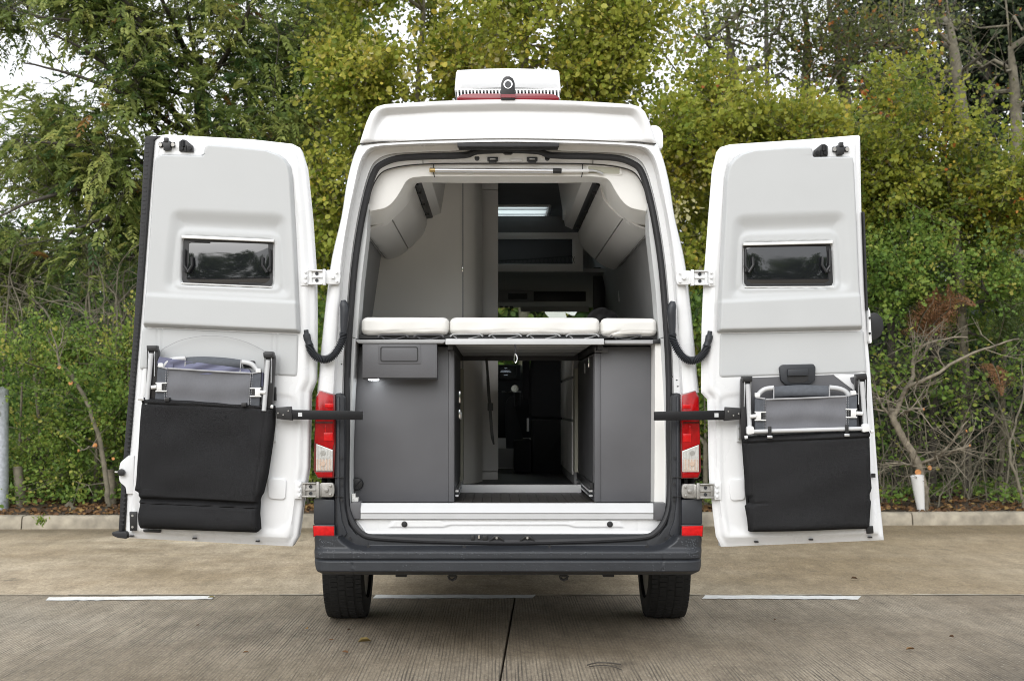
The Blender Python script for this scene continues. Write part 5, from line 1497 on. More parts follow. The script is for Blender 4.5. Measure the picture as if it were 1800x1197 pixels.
chair(c2,
      [([(1303, 668), (1306, 661.5), (1321, 662), (1322, 672), (1322, 700), (1318, 760), (1308, 772), (1302, 772)], [(1314, 675), (1318, 758)]),
       ([(1504, 668), (1506, 657), (1523, 656), (1525, 664), (1524, 700), (1526, 752), (1515, 752)], [(1515, 671), (1521, 750)])],
      [(1346, 702), (1488, 696.5), (1488, 752), (1346, 756)],
      [(1327, 698), (1345, 701), (1345, 756), (1327, 757)], [(1489, 696), (1507, 692), (1506, 752), (1489, 752)],
      ([(1360, 680), (1359.5, 690), (1360, 700)], [(1458, 678.5), (1458, 688), (1458, 697)]),
      [[(1330, 700), (1335, 691), (1345, 684), (1360, 681.5)], [(1458, 681), (1474, 683), (1486, 688), (1492, 696)]],
      [(1332, 694), (1501, 690)], [(1, 1329, 731, 1318), (-1, 1505, 726, 1516)],
      [([(1318, 758.5), (1523, 753)], M['alu_white'])])
for x, y in ((1319, 756), (1522, 752)): MB().prism(roundpoly([(x - 6, y - 7), (x + 6, y - 7), (x + 8, y + 6), (x - 6, y + 8)], 4), CD - .042, .03).build('corner_joint', M['wplastic'], c2, bevel=.004)
for q in ([(1309, 769), (1314, 768)], [(1530, 758.5), (1535, 758)]): MB().ptube(q, 5.85, .0085, 8).build('bag_rod', M['wplastic'], c2)
for x, y in ((1353.5, 757), (1489, 754)):
    MB().pbox(x - 3, y - 8, x + 3, y + 10, 5.838, .012).build('bag_strap', M['black'], c2, bevel=.003)
    MB().pbox(x - 4.5, y + 8.5, x + 4.5, y + 13, 5.836, .012).build('strap_buckle', M['alu'], c2, bevel=.002)
# ================================================================== vegetation
def rot_frames(d, rng, up=0.6):
    """d (N,3) leaf directions -> unit direction, across, normal"""
    d = d / (np.linalg.norm(d, axis=1, keepdims=True) + 1e-9)
    nrm = rng.normal(size=d.shape) * .75
    nrm[:, 2] += up
    nrm[:, 1] -= .55
    nrm -= d * np.sum(nrm * d, 1, keepdims=True)
    nrm /= np.linalg.norm(nrm, axis=1, keepdims=True) + 1e-9
    return d, np.cross(nrm, d), nrm

def leaf_object(name, parent, cen, direc, size, tint, mat, shape='round', asp=.8, rng=RNG, up=.6, fold=.25, org=None):
    N = len(cen)
    d, a, nn_ = rot_frames(direc, rng, up)
    if shape == 'round':
        pat = [(0, 0, 0), (.28, .42, 1), (.72, .40, 1), (1, 0, -.2), (.72, -.40, 1), (.28, -.42, 1)]
        polys = np.array([[0, 1, 2, 3], [0, 3, 4, 5]])
    elif shape == 'lobed':
        pat = [(0, 0, 0), (.18, .5, 1), (.5, .30, .6), (.72, .46, 1), (1, 0, -.3), (.72, -.46, 1), (.5, -.30, .6), (.18, -.5, 1)]
        polys = np.array([[0, 1, 2, 4], [2, 3, 4, 4], [0, 4, 6, 7], [4, 5, 6, 6]])
        polys = np.array([[0, 2, 4, 6], [0, 1, 2, 2], [2, 3, 4, 4], [4, 5, 6, 6], [0, 6, 7, 7]])
    else:
        pat = [(0, 0, 0), (.42, .5, 1), (1, 0, -.3), (.42, -.5, 1)]
        polys = np.array([[0, 1, 2, 3]])
    k = len(pat)
    V_ = np.empty((N, k, 3), np.float32)
    sz = size[:, None]
    fl = (rng.random((N, 1)) * .7 + .5) * fold
    for i, (u, w, z) in enumerate(pat):
        V_[:, i] = cen + d * (u * sz) + a * (w * asp * sz) + nn_ * (abs(w) * z * fl * sz if z > 0 else z * .5 * fl * sz)
    tri_only = shape == 'lobed'
    fl_ = []
    cnt = []
    base = np.arange(N) * k
    if tri_only:
        quads = polys[:1]; tris = polys[1:, :3]
        lv = np.concatenate([(base[:, None] + quads[0]).reshape(-1), *[(base[:, None] + t).reshape(-1) for t in tris]])
        starts = np.concatenate([np.arange(N) * 4, N * 4 + np.arange(N * len(tris)) * 3])
        tot = np.concatenate([np.full(N, 4), np.full(N * len(tris), 3)])
    else:
        lv = (base[:, None, None] + polys[None]).reshape(-1)
        m_ = N * len(polys)
        starts = np.arange(m_) * 4; tot = np.full(m_, 4)
    me = bpy.data.meshes.new(name)
    o_ = ORG[parent.name] if parent is not None else (Vector(org) if org is not None else Vector((0, 0, 0)))
    V_ -= np.array(o_, np.float32)
    me.vertices.add(N * k); me.vertices.foreach_set('co', V_.reshape(-1))
    me.loops.add(len(lv)); me.loops.foreach_set('vertex_index', lv.astype(np.int32))
    me.polygons.add(len(starts)); me.polygons.foreach_set('loop_start', starts.astype(np.int32))
    try: me.polygons.foreach_set('loop_total', tot.astype(np.int32))
    except Exception: pass
    me.update(calc_edges=True)
    at = me.attributes.new('tint', 'FLOAT', 'POINT')
    at.data.foreach_set('value', np.repeat(np.clip(tint, 0, 1), k).astype(np.float32))
    me.materials.append(mat)
    return link(name, me, parent, org)

def ell(specs, rng, spread=1.0, gap=.3, gf=.85):
    """clump centres inside ellipsoids given as (px, py, rx, ry, D, depth m, count)"""
    out = []
    for cx, cy, rx, ry, D, rd_, n_ in specs:
        want = n_; n_ = int(n_ * (1 + 2.2 * gap)) + 1
        q = rng.normal(size=(n_, 3)); q /= np.linalg.norm(q, axis=1, keepdims=True)
        q *= rng.random((n_, 1)) ** (1 / 2.4) * spread
        dd = D + q[:, 1] * rd_
        x = (cx + q[:, 0] * rx - CX) * D / F
        z = H - (cy + q[:, 2] * ry - CY) * D / F
        p_ = np.stack([x, dd - D0, z], 1)
        sc = np.array([mnoise.noise(Vector(v) * gf) for v in p_]) + .22 * rng.random(n_)
        out.append(p_[np.argsort(-sc)[:want]])
    c = np.concatenate(out)
    return c[c[:, 2] > .12]

def skeleton(trunks, targets, rng, step=.28, wob=.05, lift=.25):
    pos, par = [], []
    for t in trunks:
        prev = -1
        P = smoothpath(t, 5)
        for p in P:
            pos.append(np.array(p)); par.append(prev); prev = len(pos) - 1
    ntr = len(pos)
    root_d = np.zeros(ntr)
    depth = [0.0] * ntr
    A = np.array(pos)
    order = np.argsort([np.min(np.linalg.norm(A - c, axis=1)) for c in targets])
    tips = []
    cap = ntr + 40000
    buf = np.zeros((cap, 3)); buf[:ntr] = A; nb = ntr
    dbuf = np.zeros(cap)
    for i in order:
        c = targets[i]
        dist = np.linalg.norm(buf[:nb] - c, axis=1) + .22 * dbuf[:nb] + .5 * np.clip(buf[:nb, 2] - c[2] + .1, 0, None)
        j = int(np.argmin(dist))
        a = buf[j]
        L_ = np.linalg.norm(c - a)
        k = max(1, int(L_ / step))
        mid = (a + c) / 2 + np.array([0, 0, lift * L_ * .5]) + rng.normal(size=3) * wob * L_
        prev = j
        for q in range(1, k + 1):
            t = q / k
            p = (1 - t) ** 2 * a + 2 * t * (1 - t) * mid + t * t * c + rng.normal(size=3) * wob * .25 * (0 if q == k else 1)
            buf[nb] = p; dbuf[nb] = dbuf[prev] + L_ / k
            pos.append(p); par.append(prev); prev = nb; nb += 1
        tips.append(prev)
    return np.array(pos), par, ntr, tips

def tree(name, label, cat, trunks, specs, rng_seed, leaf, leaf_size, nleaf, sig, mat, bark, r_trunk, r_twig=.006, shape='round', asp=.8,
         group=None, tint0=.45, tint_sp=.18, droop=.3, twigs=3, spread=1.0, lift=.25, wob=.06, up=.6, twig_len=.35, gravity=0.0, base=None, clump_keep=1.0, stemname='trunk', gap=.5, gf=.85):
    rng = np.random.default_rng(rng_seed)
    tg = ell(specs, rng, spread, gap, gf)
    tr3 = [[(p[0], p[1], p[2]) for p in t] for t in trunks]
    b0 = base or tr3[0][0]
    T = thing(name, b0, label, cat, group)
    pos, par, ntr, tips = skeleton(tr3, tg, rng, wob=wob, lift=lift)
    n_ = len(pos)
    w = np.zeros(n_)
    for t in tips: w[t] += 1
    ch = [[] for _ in range(n_)]
    for i in range(n_ - 1, -1, -1):
        if par[i] >= 0:
            w[par[i]] += w[i]; ch[par[i]].append(i)
    wmax = max(w.max(), 1)
    rad = np.clip(r_trunk * (np.maximum(w, .5) / wmax) ** .55, r_twig, None)
    # follow chains of nodes into limbs
    stem, br = MB(), MB()
    done = set()
    def chain(i):
        c = [i]
        while ch[c[-1]]:
            c.append(max(ch[c[-1]], key=lambda q: w[q]))
        return c
    starts = [i for i in range(n_) if par[i] < 0]
    stack = list(starts)
    big = []
    while stack:
        i = stack.pop()
        c = chain(i)
        full_ = ([par[i]] if par[i] >= 0 else []) + c
        for a in c:
            for q in ch[a]:
                if q not in c: stack.append(q)
        rr_ = [float(min(rad[q], rad[c[0]] if par[i] >= 0 else 9)) for q in full_]
        P = [pos[q] for q in full_]
        if len(P) < 2: continue
        sides = 9 if rr_[0] > .04 else 6 if rr_[0] > .015 else 4
        if i < ntr: stem.tube(P, rr_, sides)
        elif rr_[0] > r_trunk * .33: big.append((P, rr_, sides))
        else: br.tube(P, rr_, sides, cap=False)
    for P, rr_, s_ in big[:26]:
        MB().tube(P, rr_, s_).build('limb', bark, T)
    for P, rr_, s_ in big[26:]: br.tube(P, rr_, s_, cap=False)
    # twigs
    K = len(tg)
    TW = 7
    tv = rng.normal(size=(K, TW, 3)); tv[..., 2] += .25 - gravity
    # twigs lean away from the stem
    ctr = pos[:ntr].mean(0)
    aw = tg - ctr; aw[:, 2] *= .3; aw /= np.linalg.norm(aw, axis=1, keepdims=True) + 1e-6
    tv += aw[:, None] * .7
    tv *= (twig_len * rng.uniform(.6, 1.5, (K, TW)) / (np.linalg.norm(tv, axis=2) + 1e-6))[..., None]
    for i_ in range(K):
        for q in range(min(twigs, TW)):
            c, v = tg[i_], tv[i_, q]
            sag = np.array([0, 0, -.12 * droop * np.linalg.norm(v)])
            br.tube([c, c + v * .5, c + v + sag], [r_twig * .8, r_twig * .6, r_twig * .35], 3, cap=False)
    stem.build(stemname, bark, T, smooth=True, ang=80)
    if br.f: br.build('branches', bark, T, smooth=True, ang=80)['kind'] = 'stuff'
    # leaves
    if nleaf:
        cn = np.maximum(1, rng.poisson(nleaf, K) * (rng.random(K) < clump_keep))
        idx = np.repeat(np.arange(K), cn)
        ti = rng.integers(0, TW, len(idx))
        tt = rng.random(len(idx)) ** .8 * 1.02
        off = tv[idx, ti] * tt[:, None]
        cen = tg[idx] + off + rng.normal(size=off.shape) * sig * .24
        cen[:, 2] -= .12 * droop * tt ** 2 * np.linalg.norm(off, axis=1)
        ct = rng.normal(size=K) * tint_sp
        c2 = rng.normal(size=(K, TW)) * tint_sp * .6
        tint = tint0 + ct[idx] + c2[idx, ti] + rng.normal(size=len(idx)) * tint_sp * .6
        direc = off / (np.linalg.norm(off, axis=1, keepdims=True) + 1e-6) + rng.normal(size=off.shape) * .6
        direc[:, 2] -= droop
        keep = cen[:, 2] > .04
        cen, direc, tint = cen[keep], direc[keep], tint[keep]
        size = leaf_size * np.clip(rng.lognormal(0, .30, len(cen)), .45, 1.7) * .9
        if shape == 'pinnate':
            # compound leaves: pairs of leaflets along a drooping stalk
            d = direc / (np.linalg.norm(direc, axis=1, keepdims=True) + 1e-9)
            up_ = np.array([0, 0, 1.0]); side = np.cross(d, up_); side /= np.linalg.norm(side, axis=1, keepdims=True) + 1e-9
            C_, D_, S_, T_ = [], [], [], []
            for k in range(6):
                t = .25 + .75 * k / 5
                for s_ in ((-1, 1) if k < 5 else (0,)):
                    p = cen + d * (size[:, None] * t) - up_ * (size[:, None] * .35 * t * t)
                    dd = d * .75 + side * s_ * .8 - up_ * .25
                    C_.append(p); D_.append(dd); S_.append(size * .36 * (1.1 - .25 * abs(t - .55))); T_.append(tint + rng.normal(size=len(tint)) * .03)
            leaf_object(leaf, T, np.concatenate(C_), np.concatenate(D_), np.concatenate(S_), np.concatenate(T_), mat, 'lance', asp, rng, up, .2)
        else:
            leaf_object(leaf, T, cen, direc, size, tint, mat, shape, asp, rng, up)
    return T

def G(px, D):               # point on the verge under a photo column
    return (WX(px, D), D - D0, .10)
def P3(px, py, D): return tuple(W(px, py, D))

# verge behind the kerb
vx = np.linspace(-16, 18, 120); vy = np.linspace(6.45, 9.6, 24)
mb = MB()
idx = {}
for j, y in enumerate(vy):
    for i, x in enumerate(vx):
        yy = y + (x + 5.2) * math.tan(KA)
        z = .115 + .05 * (y - 6.45) + .02 * math.sin(x * 3.1 + y * 5) + .015 * math.sin(x * 7.7 - y * 3) if j else .11
        mb.v.append((x, yy, z))
for j in range(len(vy) - 1):
    for i in range(len(vx) - 1):
        a = j * len(vx) + i
        mb.f.append((a, a + 1, a + 1 + len(vx), a + len(vx)))
mb.build('verge', M['soil'])['kind'] = 'structure'
plain('woodland_floor', [(-90, 9.0, .2), (90, 9.0, .2), (90, 90, .6), (-90, 90, .6)], [(0, 1, 2, 3)], M['soil'])
nl = 16000
q = RNG.random((nl, 3))
lx_ = -12 + q[:, 0] * 26; ly_ = 6.50 + (q[:, 1] ** 1.6) * 2.2
cen = np.stack([lx_, ly_ + (lx_ + 5.2) * math.tan(KA), .125 + .05 * (ly_ - 6.45) + .02 * np.sin(lx_ * 3.1 + ly_ * 5) + .015 * np.sin(lx_ * 7.7 - ly_ * 3) + q[:, 2] * .025], 1)
dr_ = RNG.normal(size=(nl, 3)); dr_[:, 2] *= .25
o = leaf_object('leaf_litter', None, cen, dr_, RNG.uniform(.03, .07, nl), RNG.random(nl) * .9, M['litter_leaf'], 'round', .7, RNG, 1.2)
o['kind'] = 'stuff'
# low weeds growing along the verge
nl = 9000
gx = RNG.normal(size=(70, 1)) * 6 + .5; 
g0 = np.stack([RNG.uniform(-7, 8, 150), RNG.uniform(6.6, 8.2, 150)], 1)
ii = RNG.integers(0, 150, nl)
oo = RNG.normal(size=(nl, 3)) * np.array([.16, .12, .07])
cen = np.stack([g0[ii, 0] + oo[:, 0], g0[ii, 1] + (g0[ii, 0] + 5.2) * math.tan(KA) + oo[:, 1], .20 + .05 * (g0[ii, 1] - 6.45) + np.abs(oo[:, 2])], 1)
dr_ = RNG.normal(size=(nl, 3)); dr_[:, 2] = np.abs(dr_[:, 2]) * .4
leaf_object('ground_cover', None, cen, dr_, RNG.uniform(.03, .065, nl), RNG.normal(size=nl) * .2 + .5, M['shrub'], 'round', .7, RNG)['kind'] = 'stuff'

# ------------------------------------------------ far wood closing the view, and the wood behind the photographer (seen in the door windows)
def wood(name, cx0, cx1, y0, y1, ztop, n_, size, mat, tint0, seed, zl=.2, holes=.0):
    r = np.random.default_rng(seed)
    K = 900
    X = r.uniform(cx0, cx1, K); Y = r.uniform(y0, y1, K)
    top = ztop(X)
    Z = zl + (top - zl) * r.random(K) ** .85
    ii = r.integers(0, K, n_)
    off = r.normal(size=(n_, 3)) * np.array([.75, .6, .6])
    cen = np.stack([X[ii], Y[ii], Z[ii]], 1) + off
    cen = cen[cen[:, 2] > .2]
    ct = r.normal(size=K) * .16
    tint = tint0 + ct[ii][:len(cen)] + r.normal(size=len(cen)) * .14
    o = leaf_object(name, None, cen, r.normal(size=cen.shape) - np.array([0, 0, .4]), size * np.clip(r.lognormal(0, .3, len(cen)), .4, 1.8), tint, mat, 'lance', .75, r)
    o['kind'] = 'stuff'
    return o
zt = lambda x: np.interp(x, [-14, -9, -5, -1, 3, 6, 10, 16], [3.4, 3.4, 3.8, 5.6, 6.0, 5.4, 4.4, 4.4]) * (1 + .12 * np.sin(x * 1.7) + .08 * np.sin(x * 4.1))
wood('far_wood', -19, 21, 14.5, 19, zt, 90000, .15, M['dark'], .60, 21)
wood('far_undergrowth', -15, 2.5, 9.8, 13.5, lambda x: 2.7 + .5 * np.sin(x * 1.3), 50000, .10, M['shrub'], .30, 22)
wood('far_undergrowth', 2.5, 18, 9.8, 13.5, lambda x: 3.0 + .5 * np.sin(x * 1.3), 50000, .11, M['dark'], .55, 24)  # dark leaf colour here paints in the deep shade low in the right hedge
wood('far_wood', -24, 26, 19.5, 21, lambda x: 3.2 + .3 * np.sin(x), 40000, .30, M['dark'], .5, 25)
wood('wood_behind', -60, 60, -64, -56, lambda x: 11.0 + 2.2 * np.sin(x * .35) + 1.8 * np.sin(x * .9), 60000, .6, M['shrub'], .3, 23)

# ------------------------------------------------ left: ash with dark spreading boughs
D = 15.5
tree('ash_tree', 'large green ash tree with dark spreading boughs behind the left door', 'tree',
     [[G(392, D), P3(385, 620, D), P3(372, 420, D), P3(352, 260, D), P3(345, 120, D), P3(322, -20, D)], ],
     [(350, 10, 260, 140, D, 1.8, 85), (480, 150, 150, 170, D, 1.5, 58), (150, 340, 200, 110, D - .3, 1.4, 72), (330, 300, 200, 110, D - .6, 1.4, 60),
      (60, 215, 120, 50, D - .3, 1.2, 20), (90, 460, 160, 80, D - .5, 1.0, 45), (520, 330, 70, 150, D, 1.0, 40), (60, 35, 80, 40, D, 1.0, 16), (235, 110, 80, 80, D - .8, .9, 34), (200, 25, 110, 50, D - .5, .9, 26)],
     31, 'crown', .20, 25, .33, M['ash'], M['bark_dark'], .095, .006, 'pinnate', .38, tint0=.44, tint_sp=.19, droop=.35, twigs=4, twig_len=.5, lift=.35, wob=.07, gap=.85, gf=1.2)
# bare dark boughs reaching out to the upper left
def bough(pts, D, r0, label, seed, n_side=8, mat=None, name='dead_branch'):
    r = random.Random(seed)
    return pts
# ------------------------------------------------ centre: lime trees with round yellow-green leaves
D = 14.3
def ltree(x0, x1, specs, seed, label, t0, D):
    tree('lime_tree', label, 'tree', [[G(x0, D), P3((x0 + x1) / 2 + 8, 600, D), P3((x0 + x1) / 2 - 6, 330, D), P3(x1, 60, D), P3(x1 + 10, -120, D)]],
         specs, seed, 'crown', .056, 112, .25, M['lime'], M['bark'], .075, .004, 'round', .9, group='yellow green lime trees behind the van', tint0=t0, tint_sp=.17, droop=.35, twigs=4, twig_len=.42, lift=.4, up=.45, gap=.75, gf=1.3)
ltree(720, 742, [(690, 60, 130, 170, D, 1.2, 105), (640, 250, 90, 180, D, 1.0, 62), (585, 480, 60, 300, D + .3, .8, 75), (760, 300, 100, 200, D + .5, .8, 30)], 41, 'yellow green lime tree rising between the ash and the roof of the van', .47, D)
ltree(905, 925, [(890, 40, 150, 150, D - .2, 1.1, 120), (1000, 130, 100, 90, D + .1, .9, 40), (900, 220, 150, 120, D + .3, .9, 30)], 42, 'yellow green lime tree directly above the roof air conditioner', .52, D + .2)
ltree(1075, 1052, [(1085, 90, 130, 170, D, 1.1, 118), (1190, 240, 90, 170, D - .2, 1.0, 72), (1215, 480, 55, 300, D + .3, .8, 75), (1050, 320, 100, 150, D + .5, .8, 25)], 43, 'yellow green lime tree with pale stem above the right end of the roof', .50, D)

# ------------------------------------------------ right: field maples and hawthorn, turning yellow and red
D = 14.0
tree('field_maple', 'bushy yellow olive field maple directly behind the top of the right door', 'tree',
     [[G(1400, D), P3(1390, 650, D), P3(1380, 400, D), P3(1370, 230, D)], [G(1330, D), P3(1320, 600, D), P3(1310, 330, D)]],
     [(1330, 285, 140, 75, D, 1.0, 75), (1450, 285, 110, 60, D, .9, 50), (1290, 420, 90, 170, D + .3, .8, 50), (1500, 330, 90, 110, D, .9, 55), (1255, 190, 55, 70, D, .7, 18)],
     51, 'crown', .050, 118, .23, M['maple'], M['bark'], .06, .004, 'lobed', .85, tint0=.47, tint_sp=.16, droop=.2, twigs=4, twig_len=.4, lift=.35, gap=1.4, gf=1.2, group='maples turning yellow on the right')
tree('field_maple', 'arching golden green field maple at the right edge above the brown bracken', 'tree',
     [[G(1700, D), P3(1695, 640, D), P3(1680, 420, D), P3(1660, 260, D)], [G(1760, D), P3(1765, 600, D), P3(1775, 400, D)]],
     [(1650, 320, 130, 110, D, 1.0, 95), (1740, 400, 110, 110, D - .2, .9, 80), (1590, 400, 90, 110, D, .9, 62), (1600, 190, 45, 80, D, .5, 26), (1690, 260, 70, 40, D, .5, 18)],
     52, 'crown', .049, 118, .22, M['maple'], M['bark'], .06, .004, 'lobed', .85, tint0=.40, tint_sp=.17, droop=.35, twigs=4, twig_len=.45, lift=.45, gap=1.4, gf=1.2, group='maples turning yellow on the right')
tree('hawthorn_bush', 'deep green hawthorn with tiny red berries beside the free edge of the right door', 'shrub',
     [[G(1575, D), P3(1570, 700, D), P3(1565, 520, D)], [G(1640, D), P3(1640, 700, D), P3(1650, 520, D)]],
     [(1560, 480, 70, 100, D - .2, .8, 50), (1650, 490, 100, 70, D, .8, 34), (1760, 500, 80, 60, D - .1, .8, 32), (1700, 560, 110, 40, D + .3, .7, 14)],
     53, 'foliage', .042, 150, .20, M['shrub'], M['bark_dark'], .045, .004, 'lobed', .85, tint0=.55, tint_sp=.17, droop=.2, twigs=4, twig_len=.35, stemname='stem')

# tall thin trees with few leaves
D = 18.5
def thin(x0, x1, x2, specs, seed, label, r=.11, D=D, nl=26, mat='olive', bark='bark'):
    tree('thin_tree', label, 'tree', [[G(x0, D), P3((2 * x0 + x1) / 3, 600, D), P3(x1, 330, D), P3((x1 + x2) / 2 + 6, 160, D), P3(x2, -30, D), P3(x2 + (x2 - x1) * .4, -200, D)]],
         specs, seed, 'crown', .062, int(nl * 1.5), .34, M[mat], M[bark], r, .006, 'round', .75, group='tall thin grey trees on the right', tint0=.45, tint_sp=.22, droop=.4, twigs=3, twig_len=.6, lift=.55, wob=.10, gap=.9, gf=.8)
thin(1290, 1300, 1270, [(1290, 60, 90, 150, D, 1.2, 42), (1340, 180, 70, 80, D, 1.0, 22)], 61, 'leftmost tall thin tree, beside the lime trees, with branching grey stems', .10)
thin(1420, 1400, 1420, [(1390, 50, 90, 150, D, 1.2, 42), (1440, 150, 70, 100, D, 1.0, 22)], 62, 'tall thin tree with sparse leaves over the middle of the right door', .085)
thin(1530, 1505, 1450, [(1490, 40, 80, 150, D, 1.2, 45), (1520, 180, 60, 90, D, 1.0, 20)], 63, 'leaning tall thin tree just left of the dark evergreen', .10)
thin(1650, 1560, 1590, [(1560, 30, 80, 140, D, 1.2, 45), (1600, 150, 60, 90, D, 1.0, 18)], 64, 'tall thin tree with forked pale stem in front of the dark evergreen', .08, bark='bark')
thin(1690, 1700, 1660, [(1690, 60, 80, 140, D, 1.0, 30)], 65, 'tall straight pale trunk before the evergreen near the top right corner', .10, bark='bark', nl=9)
thin(1800, 1790, 1765, [(1780, 60, 70, 140, D, 1.0, 26)], 66, 'pale trunk at the very right edge of the picture', .09, bark='bark', nl=9)
D = 21.5
tree('evergreen_tree', 'very dark green evergreen tree in the top right corner', 'tree',
     [[G(1740, D), P3(1740, 500, D), P3(1735, 250, D), P3(1730, -60, D), P3(1728, -200, D)]],
     [(1740, 60, 120, 180, D, 1.8, 170), (1600, 130, 90, 120, D, 1.4, 60), (1800, 240, 90, 150, D, 1.4, 70), (1540, 60, 60, 100, D, 1.0, 26)],
     71, 'crown', .13, 75, .30, M['dark'], M['bark_dark'], .17, .008, 'lance', .55, tint0=.45, tint_sp=.2, droop=.3, twigs=2, twig_len=.5, gap=.9, gf=.6)
tree('background_tree', 'loose green tree far behind the tall thin trees above the right door', 'tree',
     [[G(1360, D + 1), P3(1360, 500, D + 1), P3(1350, 200, D + 1), P3(1345, -60, D + 1)]],
     [(1360, 270, 160, 70, D + 1, 1.8, 24), (1250, 60, 120, 140, D + 1, 1.5, 8), (1480, 280, 110, 70, D + 1, 1.2, 18)],
     72, 'crown', .11, 55, .36, M['shrub'], M['bark_dark'], .14, .008, 'lance', .7, tint0=.45, tint_sp=.2, twigs=2, twig_len=.6, gap=.9)
tree('background_tree', 'dark green tree behind the ash near the top left', 'tree',
     [[G(560, D), P3(555, 500, D), P3(560, 200, D), P3(575, -60, D), P3(580, -200, D)]],
     [(590, 60, 90, 170, D, 1.5, 60), (500, 230, 120, 150, D, 1.5, 60), (180, 480, 220, 90, D, 1.6, 70), (340, 420, 150, 90, D, 1.4, 45)],
     73, 'crown', .12, 75, .34, M['shrub'], M['bark_dark'], .15, .008, 'lance', .6, tint0=.42, tint_sp=.2, twigs=3, twig_len=.7, gap=.9)

# ------------------------------------------------ left hedge: shrubs, tangled dark branches
D = 13.6
tree('leafy_shrub', 'round leafy green shrub beside the grey post at the left edge', 'shrub',
     [[G(30, D), P3(35, 780, D), P3(40, 640, D)], [G(75, D), P3(70, 760, D), P3(60, 660, D)]],
     [(40, 660, 95, 80, D, .7, 36), (20, 780, 80, 80, D - .1, .6, 24), (95, 790, 60, 70, D + .1, .6, 16)],
     81, 'foliage', .037, 185, .14, M['shrub'], M['bark'], .03, .004, 'round', .8, group='green shrubs in the left hedge', tint0=.54, tint_sp=.2, droop=.1, twigs=4, twig_len=.38, stemname='stem', gap=1.2, gf=2.2)
tree('leafy_shrub', 'bright green shrub between the pruned sapling and the left door', 'shrub',
     [[G(165, D), P3(170, 780, D), P3(172, 640, D)], [G(235, D), P3(230, 760, D), P3(225, 640, D)]],
     [(175, 690, 90, 90, D + .1, .7, 40), (215, 780, 60, 70, D, .6, 20), (240, 630, 50, 60, D, .5, 12), (160, 810, 60, 50, D - .1, .5, 10)],
     82, 'foliage', .038, 185, .145, M['shrub'], M['bark'], .03, .004, 'round', .8, group='green shrubs in the left hedge', tint0=.62, tint_sp=.2, droop=.1, twigs=4, twig_len=.38, stemname='stem', gap=1.2, gf=2.2)
tree('leafy_shrub', 'dark green shrub low in the gap between left door and van', 'shrub',
     [[G(540, D), P3(545, 780, D), P3(548, 640, D)]],
     [(555, 700, 80, 170, D, .6, 70), (400, 760, 120, 120, D + .2, .6, 45)],
     83, 'foliage', .055, 105, .17, M['shrub'], M['bark'], .03, .004, 'round', .8, group='green shrubs in the left hedge', tint0=.45, tint_sp=.2, droop=.1, twigs=3, twig_len=.3, stemname='stem')
tree('leafy_shrub', 'green shrub low in the gap between van and right door', 'shrub',
     [[G(1240, D), P3(1240, 780, D), P3(1238, 640, D)]],
     [(1240, 700, 70, 170, D, .6, 60), (1000, 780, 200, 100, D + .3, .6, 50), (760, 780, 200, 100, D + .3, .6, 50)],
     84, 'foliage', .055, 105, .17, M['shrub'], M['bark'], .03, .004, 'round', .8, group='green shrubs behind the van', tint0=.45, tint_sp=.2, droop=.1, twigs=3, twig_len=.3, stemname='stem')

tree('dense_bush', 'dense green bush ahead of the van, seen through its windscreen', 'shrub',
     [[G(960, 15.2), P3(958, 700, 15.2), P3(955, 520, 15.2)]], [(970, 530, 190, 110, 15.2, .7, 160), (930, 680, 150, 90, 15.0, .6, 40)],
     85, 'foliage', .10, 70, .24, M['shrub'], M['bark'], .04, .006, 'round', .8, tint0=.5, tint_sp=.2, droop=.1, twigs=2, twig_len=.3, stemname='stem', gap=.1)

def stems(name, label, cat, lines, mat, par=None, part='stem', cuts=(), side=None, seed=1, group=None):
    """bare woody growth: every line is (points px,py,D), r0, r1"""
    r = random.Random(seed)
    first = lines[0][0][0]
    T = par or thing(name, W(*first), label, cat, group)
    tw = MB()
    for pts, r0, r1 in lines:
        P = smoothpath(pts, 5)
        Q = [W(*p) + Vector((r.uniform(-1, 1), r.uniform(-1, 1), r.uniform(-1, 1))) * (.008 if r0 > .01 else .012) for p in P]
        rr_ = list(np.linspace(r0, r1, len(Q)))
        MB().tube(Q, rr_, 8 if r0 > .015 else 5).build(part if r0 > .012 else 'branch', mat, T, ang=80)
        if side:
            nseg, ln, dn = side
            for _ in range(nseg):
                k = r.randrange(1, len(Q) - 1)
                t = (Q[k + 1] - Q[k - 1]).normalized()
                v = (t * r.uniform(.2, 1) + Vector((r.uniform(-1, 1), r.uniform(-.7, .7), r.uniform(-.5 - dn, .9 - dn)))).normalized() * ln * r.uniform(.4, 1.2)
                m_ = Q[k] + v * .5 + Vector((r.uniform(-1, 1), r.uniform(-1, 1), r.uniform(-1, 1))) * ln * .12
                q1 = Q[k] + v
                ra = min(rr_[k] * .5, .008)
                tw.tube([Q[k], m_, q1], [ra, ra * .7, ra * .3], 4, cap=False)
                for _2 in range(2):
                    v2 = (v.normalized() * .6 + Vector((r.uniform(-1, 1), r.uniform(-1, 1), r.uniform(-1, 1)))).normalized() * ln * .45
                    tw.tube([m_, m_ + v2], [ra * .5, ra * .2], 3, cap=False)
    for px, py, D_, rr_, ax in cuts:
        c = W(px, py, D_)
        MB().cyl(c, ax, rr_, -.012, 12).build('cut_face', M['cut'], T)
    if tw.f: tw.build('twigs', mat, T, ang=80)['kind'] = 'stuff'
    return T

